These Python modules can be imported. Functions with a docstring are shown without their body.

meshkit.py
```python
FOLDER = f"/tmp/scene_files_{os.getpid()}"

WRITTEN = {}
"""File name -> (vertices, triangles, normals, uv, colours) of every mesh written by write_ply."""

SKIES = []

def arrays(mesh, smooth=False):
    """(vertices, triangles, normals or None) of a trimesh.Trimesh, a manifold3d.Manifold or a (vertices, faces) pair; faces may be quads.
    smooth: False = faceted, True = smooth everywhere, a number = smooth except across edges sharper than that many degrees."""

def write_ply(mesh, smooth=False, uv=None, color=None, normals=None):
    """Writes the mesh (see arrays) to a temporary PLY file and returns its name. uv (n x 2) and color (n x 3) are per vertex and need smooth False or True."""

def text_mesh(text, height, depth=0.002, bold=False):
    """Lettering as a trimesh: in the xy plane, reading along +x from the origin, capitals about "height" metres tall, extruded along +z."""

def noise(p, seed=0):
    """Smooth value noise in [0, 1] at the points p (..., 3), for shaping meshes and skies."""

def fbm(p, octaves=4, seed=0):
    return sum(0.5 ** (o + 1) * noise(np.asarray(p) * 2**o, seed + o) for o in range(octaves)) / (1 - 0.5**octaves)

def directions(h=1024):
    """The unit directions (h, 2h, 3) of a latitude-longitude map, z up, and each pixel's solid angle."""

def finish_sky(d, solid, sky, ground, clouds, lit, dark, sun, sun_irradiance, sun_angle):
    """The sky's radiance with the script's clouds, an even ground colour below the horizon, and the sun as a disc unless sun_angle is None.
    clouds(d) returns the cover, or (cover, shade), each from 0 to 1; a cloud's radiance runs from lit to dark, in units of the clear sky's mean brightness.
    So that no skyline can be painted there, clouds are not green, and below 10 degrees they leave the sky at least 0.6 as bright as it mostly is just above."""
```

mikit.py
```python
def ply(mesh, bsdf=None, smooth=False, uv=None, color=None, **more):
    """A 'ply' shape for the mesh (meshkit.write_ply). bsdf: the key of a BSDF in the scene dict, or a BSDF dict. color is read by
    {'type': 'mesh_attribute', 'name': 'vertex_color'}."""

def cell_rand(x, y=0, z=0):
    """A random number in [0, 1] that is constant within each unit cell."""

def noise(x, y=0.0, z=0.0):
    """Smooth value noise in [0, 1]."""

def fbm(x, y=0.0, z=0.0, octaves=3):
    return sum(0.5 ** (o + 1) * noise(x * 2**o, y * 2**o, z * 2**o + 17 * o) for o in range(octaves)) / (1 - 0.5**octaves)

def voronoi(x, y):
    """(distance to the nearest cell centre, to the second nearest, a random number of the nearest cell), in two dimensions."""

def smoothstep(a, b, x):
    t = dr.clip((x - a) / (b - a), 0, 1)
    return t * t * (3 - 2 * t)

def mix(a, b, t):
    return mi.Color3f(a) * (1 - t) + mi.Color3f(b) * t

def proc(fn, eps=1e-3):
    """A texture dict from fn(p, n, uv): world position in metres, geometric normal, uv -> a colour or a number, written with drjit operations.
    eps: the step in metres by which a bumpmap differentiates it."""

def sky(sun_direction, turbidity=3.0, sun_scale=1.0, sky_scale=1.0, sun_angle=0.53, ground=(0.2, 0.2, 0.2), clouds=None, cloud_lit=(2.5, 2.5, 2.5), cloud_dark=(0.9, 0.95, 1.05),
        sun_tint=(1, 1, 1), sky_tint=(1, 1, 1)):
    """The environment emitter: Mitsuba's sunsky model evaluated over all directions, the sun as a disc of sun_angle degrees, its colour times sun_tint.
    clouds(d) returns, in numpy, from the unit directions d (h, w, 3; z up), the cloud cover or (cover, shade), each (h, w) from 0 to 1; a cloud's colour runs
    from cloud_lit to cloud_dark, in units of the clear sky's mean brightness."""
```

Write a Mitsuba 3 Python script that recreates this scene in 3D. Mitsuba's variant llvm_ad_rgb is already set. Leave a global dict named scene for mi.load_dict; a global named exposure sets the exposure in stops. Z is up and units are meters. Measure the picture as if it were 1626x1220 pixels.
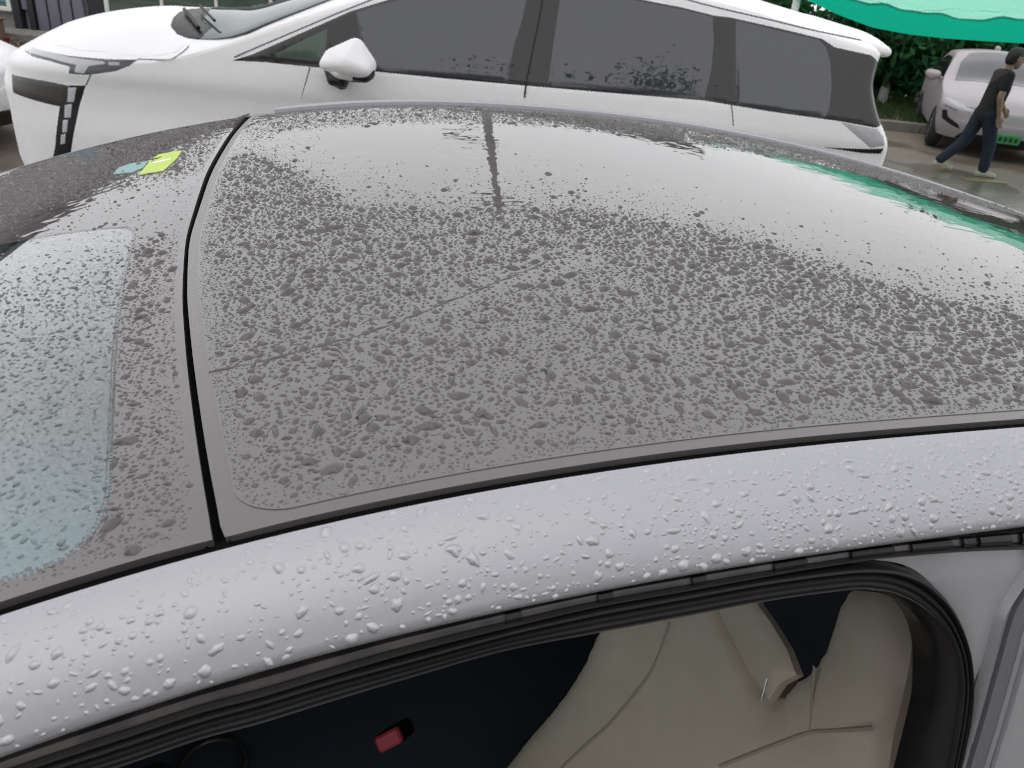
import math
import numpy as np
import trimesh
import drjit as dr
import mitsuba as mi
import mikit
import meshkit
from scipy.interpolate import PchipInterpolator, UnivariateSpline
from scipy.spatial import Delaunay, cKDTree
from shapely.geometry import Polygon, Point
import shapely
import manifold3d as m3

# ---------------------------------------------------------------- camera, sky, exposure
T4 = mi.ScalarTransform4f
CAM = np.array([0, 0, 1.80])
PITCH, ROLL = math.radians(27.5), math.radians(6.0)
_fw = np.array([0, math.cos(PITCH), -math.sin(PITCH)])
_u0 = np.array([0, math.sin(PITCH), math.cos(PITCH)])
_up = -np.array([1.0, 0, 0]) * math.sin(ROLL) + _u0 * math.cos(ROLL)
scene, labels = {}, {}
scene['camera'] = {'type': 'thinlens', 'fov': 2 * math.degrees(math.atan(813 / 1228)), 'fov_axis': 'x',
                   'aperture_radius': .0007, 'focus_distance': .62, 'near_clip': .02, 'far_clip': 600.0,
                   'to_world': T4().look_at(origin=CAM.tolist(), target=(CAM + _fw).tolist(), up=_up.tolist())}


def _cloud(d):
    """soft uneven overcast"""
    q = (d / np.maximum(d[..., 2:3] + .25, .05) * [1, 1, 0]).reshape(-1, 3)
    return (.5 + .5 * meshkit.fbm(q * 1.3 + 4.7) + .12 * meshkit.fbm(q * 5.0)).reshape(d.shape[:2])


scene['sky'] = mikit.sky([-.35, -.3, .9], turbidity=4, sun_scale=.06, sun_angle=60, ground=(.2, .2, .2),
                         clouds=lambda d: (np.ones(d.shape[:2]), np.clip(.30 * d[..., 2] + 1.1 * (_cloud(d) - .46), 0, 1)),
                         cloud_lit=(2.6, 2.6, 2.63), cloud_dark=(1.95, 1.95, 2.02))
exposure = 2.2

# ---------------------------------------------------------------- helpers
RNG = np.random.default_rng(7)


def add(key, mesh, mat, smooth=30, label=None, category=None, group=None, kind=None, **more):
    n, k = key, 0
    while n in scene:
        k += 1
        n = f'{key}_{k:03d}'
    scene[n] = mikit.ply(mesh, mat, smooth=smooth, **more)
    d = {a: b for a, b in (('label', label), ('category', category), ('group', group), ('kind', kind)) if b}
    if d:
        labels[n] = d
    return n


def thing(key, label, category, group=None):
    labels[key] = {'label': label, 'category': category, **({'group': group} if group else {})}
    return key


def box(x, y, z, at=(0, 0, 0), bevel=0.0):
    if bevel:
        b = bevel
        pts = [[sx * (x / 2 - bx), sy * (y / 2 - by), sz * (z / 2 - bz)] for sx in (-1, 1) for sy in (-1, 1) for sz in (-1, 1)
               for bx, by, bz in ((0, b, b), (b, 0, b), (b, b, 0))]
        m = trimesh.convex.convex_hull(np.array(pts))
    else:
        m = trimesh.creation.box((x, y, z))
    m.apply_translation(at)
    return m


def rod(a, b, r, seg=12):
    return trimesh.creation.cylinder(radius=r, segment=np.array([a, b], float), sections=seg)


def resample(pts, step, closed=True):
    p = np.asarray(pts, float)
    if closed:
        p = np.vstack([p, p[:1]])
    d = np.r_[0, np.cumsum(np.linalg.norm(np.diff(p, axis=0), axis=1))]
    n = max(int(round(d[-1] / step)), 3)
    t = np.linspace(0, d[-1], n + 1)
    if closed:
        t = np.unique(np.r_[t[:-1], d[:-1]])
        t = t[np.r_[True, np.diff(t) > step * .15]]
    return np.stack([np.interp(t, d, p[:, i]) for i in range(p.shape[1])], 1)


def smooth_line(pts, n, closed=False):
    """a smooth curve through the points"""
    p = np.asarray(pts, float)
    if closed:
        p = np.vstack([p, p[:1]])
    d = np.r_[0, np.cumsum(np.linalg.norm(np.diff(p, axis=0), axis=1) + 1e-9)]
    t = np.linspace(0, d[-1], n)
    return np.stack([PchipInterpolator(d, p[:, i])(t) for i in range(p.shape[1])], 1)


def mesh2d(poly, step, holes=()):
    """a triangulated flat region: (points, faces, distance of each point to the rim)"""
    rim = resample(poly, step)
    hs = [resample(h, step) for h in holes]
    pg = Polygon(rim, hs)
    if not pg.is_valid:
        pg = pg.buffer(0)
    x0, y0, x1, y1 = pg.bounds
    gx, gy = np.meshgrid(np.arange(x0, x1, step), np.arange(y0, y1, step * .87))
    gx = gx + (np.arange(gx.shape[0]) % 2)[:, None] * step * .5
    g = np.stack([gx.ravel(), gy.ravel()], 1)
    g = g[shapely.contains_xy(pg.buffer(-step * .45), g[:, 0], g[:, 1])] if not pg.buffer(-step * .45).is_empty else g[:0]
    p = np.vstack([rim, *hs, g])
    f = Delaunay(p).simplices
    c = p[f].mean(1)
    area = np.cross(p[f[:, 1]] - p[f[:, 0]], p[f[:, 2]] - p[f[:, 0]])
    f = f[shapely.contains_xy(pg, c[:, 0], c[:, 1]) & (np.abs(area) > 1e-12)]
    edge = shapely.boundary(pg)
    return p, f, shapely.distance(edge, shapely.points(p)), len(rim), [len(h) for h in hs]


def normals_of(fn, p, ref, e=2e-3):
    du, dv = np.array([e, 0]), np.array([0, e])
    n = np.cross(fn(p + du) - fn(p - du), fn(p + dv) - fn(p - dv))
    n /= np.maximum(np.linalg.norm(n, axis=1, keepdims=True), 1e-12)
    return np.where((n @ np.asarray(ref, float) < 0)[:, None], -n, n)


def panel(poly, fn, lift=0.0, thick=.003, step=.03, bevel=0.0, puff=0.0, puff_r=.05, ref=(0, -.6, .8), holes=()):
    """A sheet that follows the surface fn, with a rim of its own thickness; bevel rounds its edge, puff swells its middle."""
    p, f, dist, nr, nh = mesh2d(poly, step, holes)
    n = normals_of(fn, p, ref)
    h = np.full(len(p), lift)
    if bevel:
        t = np.clip(dist / bevel, 0, 1)
        h = h - bevel * .6 * (1 - np.sqrt(1 - (1 - t) ** 2))
    if puff:
        t = np.clip(dist / puff_r, 0, 1)
        h = h + puff * np.sqrt(np.maximum(1 - (1 - t) ** 2, 0))
    base = fn(p)
    top = base + n * h[:, None]
    a, b, c = (top[f[:, i]] for i in range(3))
    flip = (np.cross(b - a, c - a) * n[f].mean(1)).sum(1) < 0
    f[flip] = f[flip][:, ::-1]
    verts, faces = [top], [f]
    off, start = len(top), 0
    for m in [nr, *nh]:
        i = np.arange(start, start + m)
        low = base[i] + n[i] * (lift - thick)
        verts += [top[i], low]
        k = np.arange(m)
        k2 = (k + 1) % m
        q = np.stack([off + k, off + k2, off + m + k2, off + m + k], 1)
        t1 = np.vstack([q[:, [0, 1, 2]], q[:, [0, 2, 3]]])
        vv = np.vstack(verts)
        a, b, c = vv[t1[0, 0]], vv[t1[0, 1]], vv[t1[0, 2]]
        outward = base[i].mean(0) - base[i[0]]
        if (np.cross(b - a, c - a) @ outward) * (1 if start == 0 else -1) > 0:
            t1 = t1[:, ::-1]
        faces.append(t1)
        off += 2 * m
        start += m
    return trimesh.Trimesh(np.vstack(verts), np.vstack(faces), process=False)


def seam(line, fn, width, lift=.0015, n=40, ref=(0, -.6, .8)):
    """a thin raised or dark strip along a line of the surface fn"""
    l = smooth_line(line, n)
    t = np.gradient(l, axis=0)
    t /= np.maximum(np.linalg.norm(t, axis=1, keepdims=True), 1e-9)
    s = np.stack([-t[:, 1], t[:, 0]], 1) * width / 2
    return strip([fn(l - s) , fn(l + s)], normals_of(fn, l, ref), [lift, lift])


def strip(lines, n, lifts, ref=None):
    """a ribbon through several parallel lines, each lifted along n"""
    v = np.array([a + n * h for a, h in zip(lines, lifts)])
    m, k = v.shape[:2]
    i = np.arange(m * k).reshape(m, k)
    f = np.stack([i[:-1, :-1], i[:-1, 1:], i[1:, 1:], i[1:, :-1]], -1).reshape(-1, 4)
    f = np.vstack([f[:, [0, 1, 2]], f[:, [0, 2, 3]]])
    v = v.reshape(-1, 3)
    a, b, c = v[f[:, 0]], v[f[:, 1]], v[f[:, 2]]
    if (np.cross(b - a, c - a) * np.tile(n, (m, 1))[f[:, 0]]).sum() < 0:
        f = f[:, ::-1]
    return trimesh.Trimesh(v, f, process=False)


def tube(path, r, seg=8):
    """a tube along a path; r may vary"""
    p = np.asarray(path, float)
    r = np.broadcast_to(r, len(p))
    t = np.gradient(p, axis=0)
    t /= np.linalg.norm(t, axis=1, keepdims=True)
    a = np.cross(t, [0.31, 0.2, 0.93])
    a /= np.linalg.norm(a, axis=1, keepdims=True)
    b = np.cross(t, a)
    w = np.linspace(0, 2 * np.pi, seg, endpoint=False)
    v = p[:, None] + r[:, None, None] * (np.cos(w)[None, :, None] * a[:, None] + np.sin(w)[None, :, None] * b[:, None])
    n = len(p)
    i = np.arange(n * seg).reshape(n, seg)
    j = np.roll(i, -1, 1)
    f = np.stack([i[:-1], j[:-1], j[1:], i[1:]], -1).reshape(-1, 4)
    f = np.vstack([f[:, [0, 1, 2]], f[:, [0, 2, 3]]])
    caps = [[i[0, 0], i[0, k + 1], i[0, k]] for k in range(1, seg - 1)] + [[i[-1, 0], i[-1, k], i[-1, k + 1]] for k in range(1, seg - 1)]
    m = trimesh.Trimesh(v.reshape(-1, 3), np.vstack([f, caps]), process=False)
    if m.volume < 0:
        m.invert()
    return m


def joined(*ms):
    return trimesh.util.concatenate(list(ms))


def hull_balls(balls):
    s = m3.Manifold.batch_hull([m3.Manifold.sphere(r, 16).translate(c) for c, r in balls])
    return s


def limb_mesh(bones, length=.02, it=8):
    """bones: list of ((point, radius), (point, radius), ...) hulls joined into one smooth surface"""
    m = m3.Manifold.batch_boolean([hull_balls([(tuple(map(float, p)), float(r)) for p, r in b]) for b in bones], m3.OpType.Add)
    m = m.refine_to_length(length).to_mesh()
    t = trimesh.Trimesh(m.vert_properties[:, :3], m.tri_verts, process=True)
    return trimesh.smoothing.filter_taubin(t, lamb=.5, nu=.53, iterations=it)


# ---------------------------------------------------------------- materials
def mat(name, **d):
    scene[name] = d
    return name


def rgb(*c):
    return {'type': 'rgb', 'value': list(c)}


def principled(name, color, rough=.5, metal=0.0, spec=.5, coat=0.0, coat_gloss=.95, **k):
    base = {'type': 'principled', 'base_color': color if isinstance(color, dict) else rgb(*color), 'roughness': rough, 'metallic': metal, 'specular': spec, **k}
    if coat:
        base |= {'clearcoat': coat, 'clearcoat_gloss': coat_gloss}
    return mat(name, type='twosided', bsdf=base)


def bumped(name, inner, fn, scale, eps=1e-3):
    return mat(name, type='twosided', bsdf={'type': 'bumpmap', 'arbitrary': mikit.proc(fn, eps), 'scale': scale, 'bsdf': inner})


fbm, noise, mix, sstep = mikit.fbm, mikit.noise, mikit.mix, mikit.smoothstep


def film(p, n, uv):
    return fbm(p.x * 22, p.y * 22, p.z * 22, 3) * .6 + .25 * noise(p.x * 90, p.y * 90, p.z * 90)


bumped('roof_glass_mat', {'type': 'plastic', 'int_ior': 1.90, 'diffuse_reflectance': rgb(.096, .090, .090)}, film, .00042, 8e-4)
bumped('frit_mat', {'type': 'plastic', 'int_ior': 1.86, 'diffuse_reflectance': rgb(.096, .086, .090)}, film, .00042, 8e-4)
mat('edge_glass_mat', type='twosided', bsdf={'type': 'roughplastic', 'int_ior': 1.7, 'alpha': .08, 'diffuse_reflectance': rgb(.115, .107, .108)})
mat('drop_mat', type='twosided', bsdf={'type': 'plastic', 'int_ior': 1.60, 'diffuse_reflectance': rgb(.074, .069, .069)})
principled('rail_drop_mat', (.405, .413, .44), rough=.42, metal=.62, coat=1.0, coat_gloss=1.0)
mat('water_mat', type='dielectric', int_ior=1.33)
mat('tint_pane_mat', type='thindielectric', int_ior=1.55, specular_transmittance=rgb(.64, .81, .85))
mat('pane_mat', type='thindielectric', int_ior=1.5, specular_transmittance=rgb(.8, .86, .85))
principled('silver_paint', (.405, .413, .44), rough=.48, metal=.62, coat=.4)
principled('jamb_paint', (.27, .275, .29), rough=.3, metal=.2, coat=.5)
principled('white_paint', (.70, .71, .725), rough=.35, coat=.8)
principled('rubber', (.007, .0065, .007), rough=.45, spec=.35)
principled('gap_black', (.003, .003, .003), rough=.9, spec=.08)
principled('rubber_shine', (.026, .025, .026), rough=.35)
principled('strip_grey', {**mikit.proc(lambda p, n, uv: mix((.022, .019, .018), (.055, .049, .046), sstep(.35, .7, fbm(p.x * 60, p.y * 60, p.z * 60))), 1e-3)}, rough=.35, spec=.6)
principled('black_trim', (.007, .007, .0075), rough=.35, spec=.35)
principled('gloss_black', (.014, .014, .016), rough=.06)
mat('dark_pane', type='twosided', bsdf={'type': 'plastic', 'int_ior': 1.75, 'diffuse_reflectance': rgb(.040, .043, .050)})
mat('pillar_gloss', type='twosided', bsdf={'type': 'plastic', 'int_ior': 1.5, 'diffuse_reflectance': rgb(.026, .024, .026)})
principled('interior_dark', (.020, .026, .038), rough=.7)
principled('leather', {**mikit.proc(lambda p, n, uv: mix((.47, .405, .32), (.52, .445, .355), fbm(p.x * 40, p.y * 40, p.z * 40)), 1e-3)}, rough=.5)
principled('dash_pale', (.50, .53, .55), rough=.6)
principled('red_plastic', (.30, .025, .04), rough=.3)
principled('chrome', (.62, .62, .64), rough=.15, metal=1.0)
principled('lamp_lens', (.42, .44, .47), rough=.12, spec=.6)
principled('lamp_grey', (.10, .105, .12), rough=.15)
principled('tail_lens', (.36, .36, .38), rough=.15)
principled('tyre', (.018, .018, .019), rough=.8)
principled('alloy', (.35, .35, .37), rough=.3, metal=.8)
principled('suv_paint', (.33, .30, .32), rough=.32, metal=.15, coat=.6)
principled('plate_green', (.06, .32, .12), rough=.4)
principled('plate_print', (.02, .03, .02), rough=.5)
principled('sticker_lime', (.42, .56, .10), rough=.5)
principled('sticker_teal', (.20, .33, .35), rough=.5)
principled('sticker_white', (.8, .8, .75), rough=.5)
principled('skin', (.26, .15, .11), rough=.5)
principled('hair', (.012, .010, .010), rough=.6)
principled('shirt_black', (.011, .010, .010), rough=.85)
principled('jeans_navy', {**mikit.proc(lambda p, n, uv: mix((.009, .012, .026), (.016, .020, .040), fbm(p.x * 30, p.y * 30, p.z * 30)), 1e-3)}, rough=.85)
principled('shoe_cream', (.36, .33, .26), rough=.6)


def asphalt(p, n, uv):
    g = fbm(p.x * 1.1, p.y * 1.1, 0, 4)
    return mix((.085, .072, .058), (.15, .128, .104), g) * (.8 + .4 * noise(p.x * 60, p.y * 60, 3))


scene['wet_ground'] = {'type': 'twosided', 'bsdf': {'type': 'principled', 'base_color': mikit.proc(asphalt),
                       'roughness': mikit.proc(lambda p, n, uv: .18 + .5 * sstep(.4, .6, fbm(p.x * .9, p.y * .9, 7))), 'specular': .5}}
principled('paint_yellow', (.17, .125, .04), rough=.6)
principled('kerb_stone', {**mikit.proc(lambda p, n, uv: mix((.12, .12, .11), (.22, .21, .19), fbm(p.x * 9, p.y * 9, p.z * 9)), 1e-2)}, rough=.8)
principled('bark', {**mikit.proc(lambda p, n, uv: mix((.05, .04, .03), (.12, .10, .08), fbm(p.x * 14, p.y * 14, p.z * 4)), 1e-2)}, rough=.9)
principled('limewash', {**mikit.proc(lambda p, n, uv: mix((.34, .36, .33), (.55, .56, .52), fbm(p.x * 14, p.y * 14, p.z * 9)), 1e-2)}, rough=.9)
for nm, c, t in (('leaf_dark', (.028, .095, .036), (.02, .06, .02)), ('leaf_mid', (.035, .085, .030), (.04, .11, .03)), ('grass_mat', (.045, .085, .030), (.04, .09, .02))):
    mat(nm, type='principledthin', base_color=rgb(*c), roughness=.6, diff_trans=.5)
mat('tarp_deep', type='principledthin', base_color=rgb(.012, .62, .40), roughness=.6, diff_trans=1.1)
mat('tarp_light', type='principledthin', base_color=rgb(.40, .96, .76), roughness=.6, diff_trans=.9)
principled('tarp_seam', (.02, .22, .15), rough=.8)
principled('wall_render', {**mikit.proc(lambda p, n, uv: mix((.24, .235, .23), (.34, .33, .32), fbm(p.x * 3, p.y * 3, p.z * 3, 4)), 1e-2)}, rough=.85)
principled('shutter_lilac', (.15, .15, .19), rough=.35, metal=.2)
principled('door_dark', (.012, .014, .018), rough=.4)
principled('frame_white', (.62, .64, .60), rough=.5)
principled('poster_blue', (.05, .30, .42), rough=.5)
principled('cardboard', {**mikit.proc(lambda p, n, uv: mix((.11, .08, .06), (.17, .13, .10), fbm(p.x * 8, p.y * 8, p.z * 8)), 1e-2)}, rough=.85)
mat('screen_pane', type='twosided', bsdf={'type': 'plastic', 'int_ior': 1.62, 'diffuse_reflectance': rgb(.06, .085, .083)})
mat('grille_gloss', type='twosided', bsdf={'type': 'roughplastic', 'int_ior': 1.55, 'alpha': .12, 'diffuse_reflectance': rgb(.030, .029, .027)})
mat('shop_pane', type='twosided', bsdf={'type': 'plastic', 'int_ior': 1.5, 'diffuse_reflectance': rgb(.06, .09, .07)})
principled('roof_sheet', (.10, .11, .12), rough=.6)
principled('pole_concrete', (.20, .195, .185), rough=.85)


# ---------------------------------------------------------------- geometry of the two main vehicles
TH = math.radians(17.5)                       # heading of the silver car in plan; u runs rearwards, v across, camera foot at the origin
UX = np.array([math.cos(TH), math.sin(TH), 0.0])
VX = np.array([-math.sin(TH), math.cos(TH), 0.0])
V0, GW = 0.295, 1.08                          # near edge of the roof glass, width of the glass
VC = V0 + GW / 2
_au = np.array([-1.0, -.7, -.45, -.33, -.2, -.12, -.04, .03, .09, .15, .22, .3, .4, .6, .9, 1.12, 1.25, 1.43, 1.7, 2.0, 2.3])
_az = np.array([1.22, 1.345, 1.447, 1.490, 1.533, 1.5495, 1.565, 1.579, 1.588, 1.594, 1.5985, 1.601, 1.6015, 1.594, 1.5715, 1.538, 1.5115, 1.4705, 1.40, 1.31, 1.21])
ARC = UnivariateSpline(_au, _az, k=4, s=2.2e-5)


def edge_v(u):
    """v of the near edge of the glass (the far one is its mirror image)."""
    u = np.asarray(u, float)
    return V0 + .12 * np.maximum(u - .3, 0) ** 2 - .13 * .05 * np.logaddexp(0, (-.05 - u) / .05)


def car(u, v, z):
    u, v, z = np.broadcast_arrays(np.asarray(u, float), v, z)
    return u[..., None] * UX + v[..., None] * VX + z[..., None] * np.array([0, 0, 1.0])


def roof_z(u, v):
    s = (np.asarray(v, float) - VC) / (GW / 2)
    return ARC(u) + .0035 * (1 - s ** 4)


def roof(p):
    return car(p[:, 0], p[:, 1], roof_z(p[:, 0], p[:, 1]))


RAIL_O, RAIL_D = .050, .033


def rail(p, far=False):
    """p = (u, s): the painted rail beside the glass, s = 0 at the glass, 1 at the door opening."""
    u, s = p[:, 0], p[:, 1]
    o = .006 + (RAIL_O - .006) * np.sin(np.clip(s, 0, 1.15) * 1.18) / math.sin(1.18)
    d = .0012 + (RAIL_D - .0012) * (1 - np.cos(s * 1.22)) / (1 - math.cos(1.22))
    v = edge_v(u) - o
    z = ARC(u) - d
    return car(u, 2 * VC - v if far else v, z)


def flank_v(u, z):
    """the plane of the door opening below the rail."""
    return edge_v(u) - .0475 - .24 * ((ARC(u) - .04) - z)


def flank(p):
    """p = (u, z)"""
    return car(p[:, 0], flank_v(p[:, 0], p[:, 1]), p[:, 1])


SEAT_N = np.array([-.94, -.10, .34]) / np.linalg.norm([-.94, -.10, .34])


def seat_u(v, z):
    return .36 + .36 * (z - 1.1) - .10 * ((v - .45) / .22) ** 2 * .35


def seat(p):
    """p = (v, z): the front of the reclined seat back."""
    return car(seat_u(p[:, 0], p[:, 1]), p[:, 0], p[:, 1])


class Loft:
    """A car body as cross-sections: w(x, z) is the half width; above the shoulder zs(x) it is crowned up to zc(x)."""

    def __init__(self, zs, zc, wz, xf, xr, lf=1.2, lr=.4, nf=2.4, mf=2.2, nr=2.4, mr=2.4, zlow=.25):
        self.zs, self.zc, self.wz = (PchipInterpolator(*zip(*a)) for a in (zs, zc, wz))
        self.xf, self.xr = PchipInterpolator(*zip(*xf)), PchipInterpolator(*zip(*xr))
        self.lf, self.lr, self.nf, self.mf, self.nr, self.mr, self.zlow = lf, lr, nf, mf, nr, mr, zlow

    def w(self, x, z):
        q = np.clip((x - self.xf(z)) / self.lf, 0, 1)
        r = np.clip((self.xr(z) - x) / self.lr, 0, 1)
        return self.wz(z) * (1 - (1 - q) ** self.nf) ** (1 / self.mf) * (1 - (1 - r) ** self.nr) ** (1 / self.mr)

    def side(self, p):
        x, z = p[:, 0], p[:, 1]
        return np.stack([x, -self.w(x, z), z], 1)

    def front(self, p):
        """p = (y, z) on the nose"""
        y, z = p[:, 0], p[:, 1]
        k = np.clip(np.abs(y) / self.wz(z), 0, .999)
        q = 1 - (1 - k ** self.mf) ** (1 / self.nf)
        return np.stack([self.xf(z) + q * self.lf, y, z], 1)

    def top(self, p):
        x, y = p[:, 0], p[:, 1]
        zs = self.zs(x)
        w0 = np.maximum(self.w(x, zs), 1e-3)
        return np.stack([x, y, zs + (self.zc(x) - zs) * (1 - np.minimum(np.abs(y) / w0, 1) ** 2)], 1)

    def mesh(self, nx=90, nz=26, nc=12, top=True, cut=None):
        t = np.linspace(0, 1, nx)
        t = .5 * t + .5 * (.5 - .5 * np.cos(np.pi * t))
        rows = []
        for g in np.linspace(0, 1, nz):
            x = self.xf(.7) + t * (self.xr(.7) - self.xf(.7))
            for _ in range(6):
                z = self.zlow + g * (self.zs(x) - self.zlow)
                x = self.xf(z) + t * (self.xr(z) - self.xf(z))
            rows.append(np.stack([x, -self.w(x, z), z], 1))
        if top:
            x, w0, z0 = rows[-1][:, 0], -rows[-1][:, 1], rows[-1][:, 2]
            for k in np.linspace(1, 0, nc)[1:]:
                rows.append(np.stack([x, -w0 * k, z0 + np.maximum(self.zc(x) - z0, 0) * (1 - k * k)], 1))
        v = np.array(rows)
        m, n = v.shape[:2]
        i = np.arange(m * n).reshape(m, n)
        f = np.stack([i[:-1, :-1], i[:-1, 1:], i[1:, 1:], i[1:, :-1]], -1).reshape(-1, 4)
        v = v.reshape(-1, 3)
        vm = v * [1, -1, 1]
        v2, f2 = np.vstack([v, vm]), np.vstack([f, f[:, ::-1] + len(v)])
        f2 = np.vstack([f2[:, [0, 1, 2]], f2[:, [0, 2, 3]]])
        mesh = trimesh.Trimesh(v2, f2, process=False)
        mesh.merge_vertices(digits_vertex=5)
        mesh.update_faces(mesh.nondegenerate_faces())
        return mesh


MPV_Y, MPV_A = 5.95, math.radians(5)          # the white people carrier: distance of its centre, turned a little towards the camera
MPV = Loft(zs=[(-3.7, .99), (-3.6, 1.04), (-3.45, 1.09), (-3.3, 1.13), (-3.0, 1.155), (-2.5, 1.17), (-2.3, 1.20), (-2.1, 1.27), (-1.77, 1.41), (-1.2, 1.62), (-.7, 1.77), (0, 1.825), (.6, 1.815), (1.0, 1.78), (1.4, 1.715), (1.75, 1.65), (2.2, 1.57)],
           zc=[(-3.7, .97), (-3.6, 1.02), (-3.4, 1.17), (-3.2, 1.28), (-2.9, 1.37), (-2.6, 1.42), (-2.3, 1.44), (-2.05, 1.47), (-1.7, 1.575), (-1.2, 1.74), (-.8, 1.82), (0, 1.895), (.6, 1.895), (1.2, 1.86), (1.6, 1.80), (2.2, 1.70)],
           wz=[(.2, .86), (.45, .93), (.7, .945), (.9, .93), (1.0, .935), (1.08, .95), (1.2, .94), (1.3, .915), (1.5, .86), (1.8, .77), (1.95, .72)],
           xf=[(.2, -3.50), (.5, -3.60), (.75, -3.60), (.9, -3.61), (1.0, -3.58), (1.08, -3.55), (1.15, -3.42), (1.3, -3.0), (1.6, -2.3), (1.9, -1.5)],
           xr=[(.2, 2.1), (.6, 2.24), (1.0, 2.28), (1.09, 2.26), (1.17, 2.21), (1.25, 2.15), (1.45, 2.08), (1.6, 2.10), (1.68, 2.12), (1.75, 2.08), (1.9, 1.95)], lf=.95, lr=.15, nf=2.6, mf=2.2)


def mpv_world(q):
    ca, sa = math.cos(MPV_A), math.sin(MPV_A)
    return np.stack([ca * q[:, 0] - sa * q[:, 1], MPV_Y + sa * q[:, 0] + ca * q[:, 1], q[:, 2]], 1)


def mpv_side(p):
    return mpv_world(MPV.side(p))


def mpv_top(p):
    return mpv_world(MPV.top(p))


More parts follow.
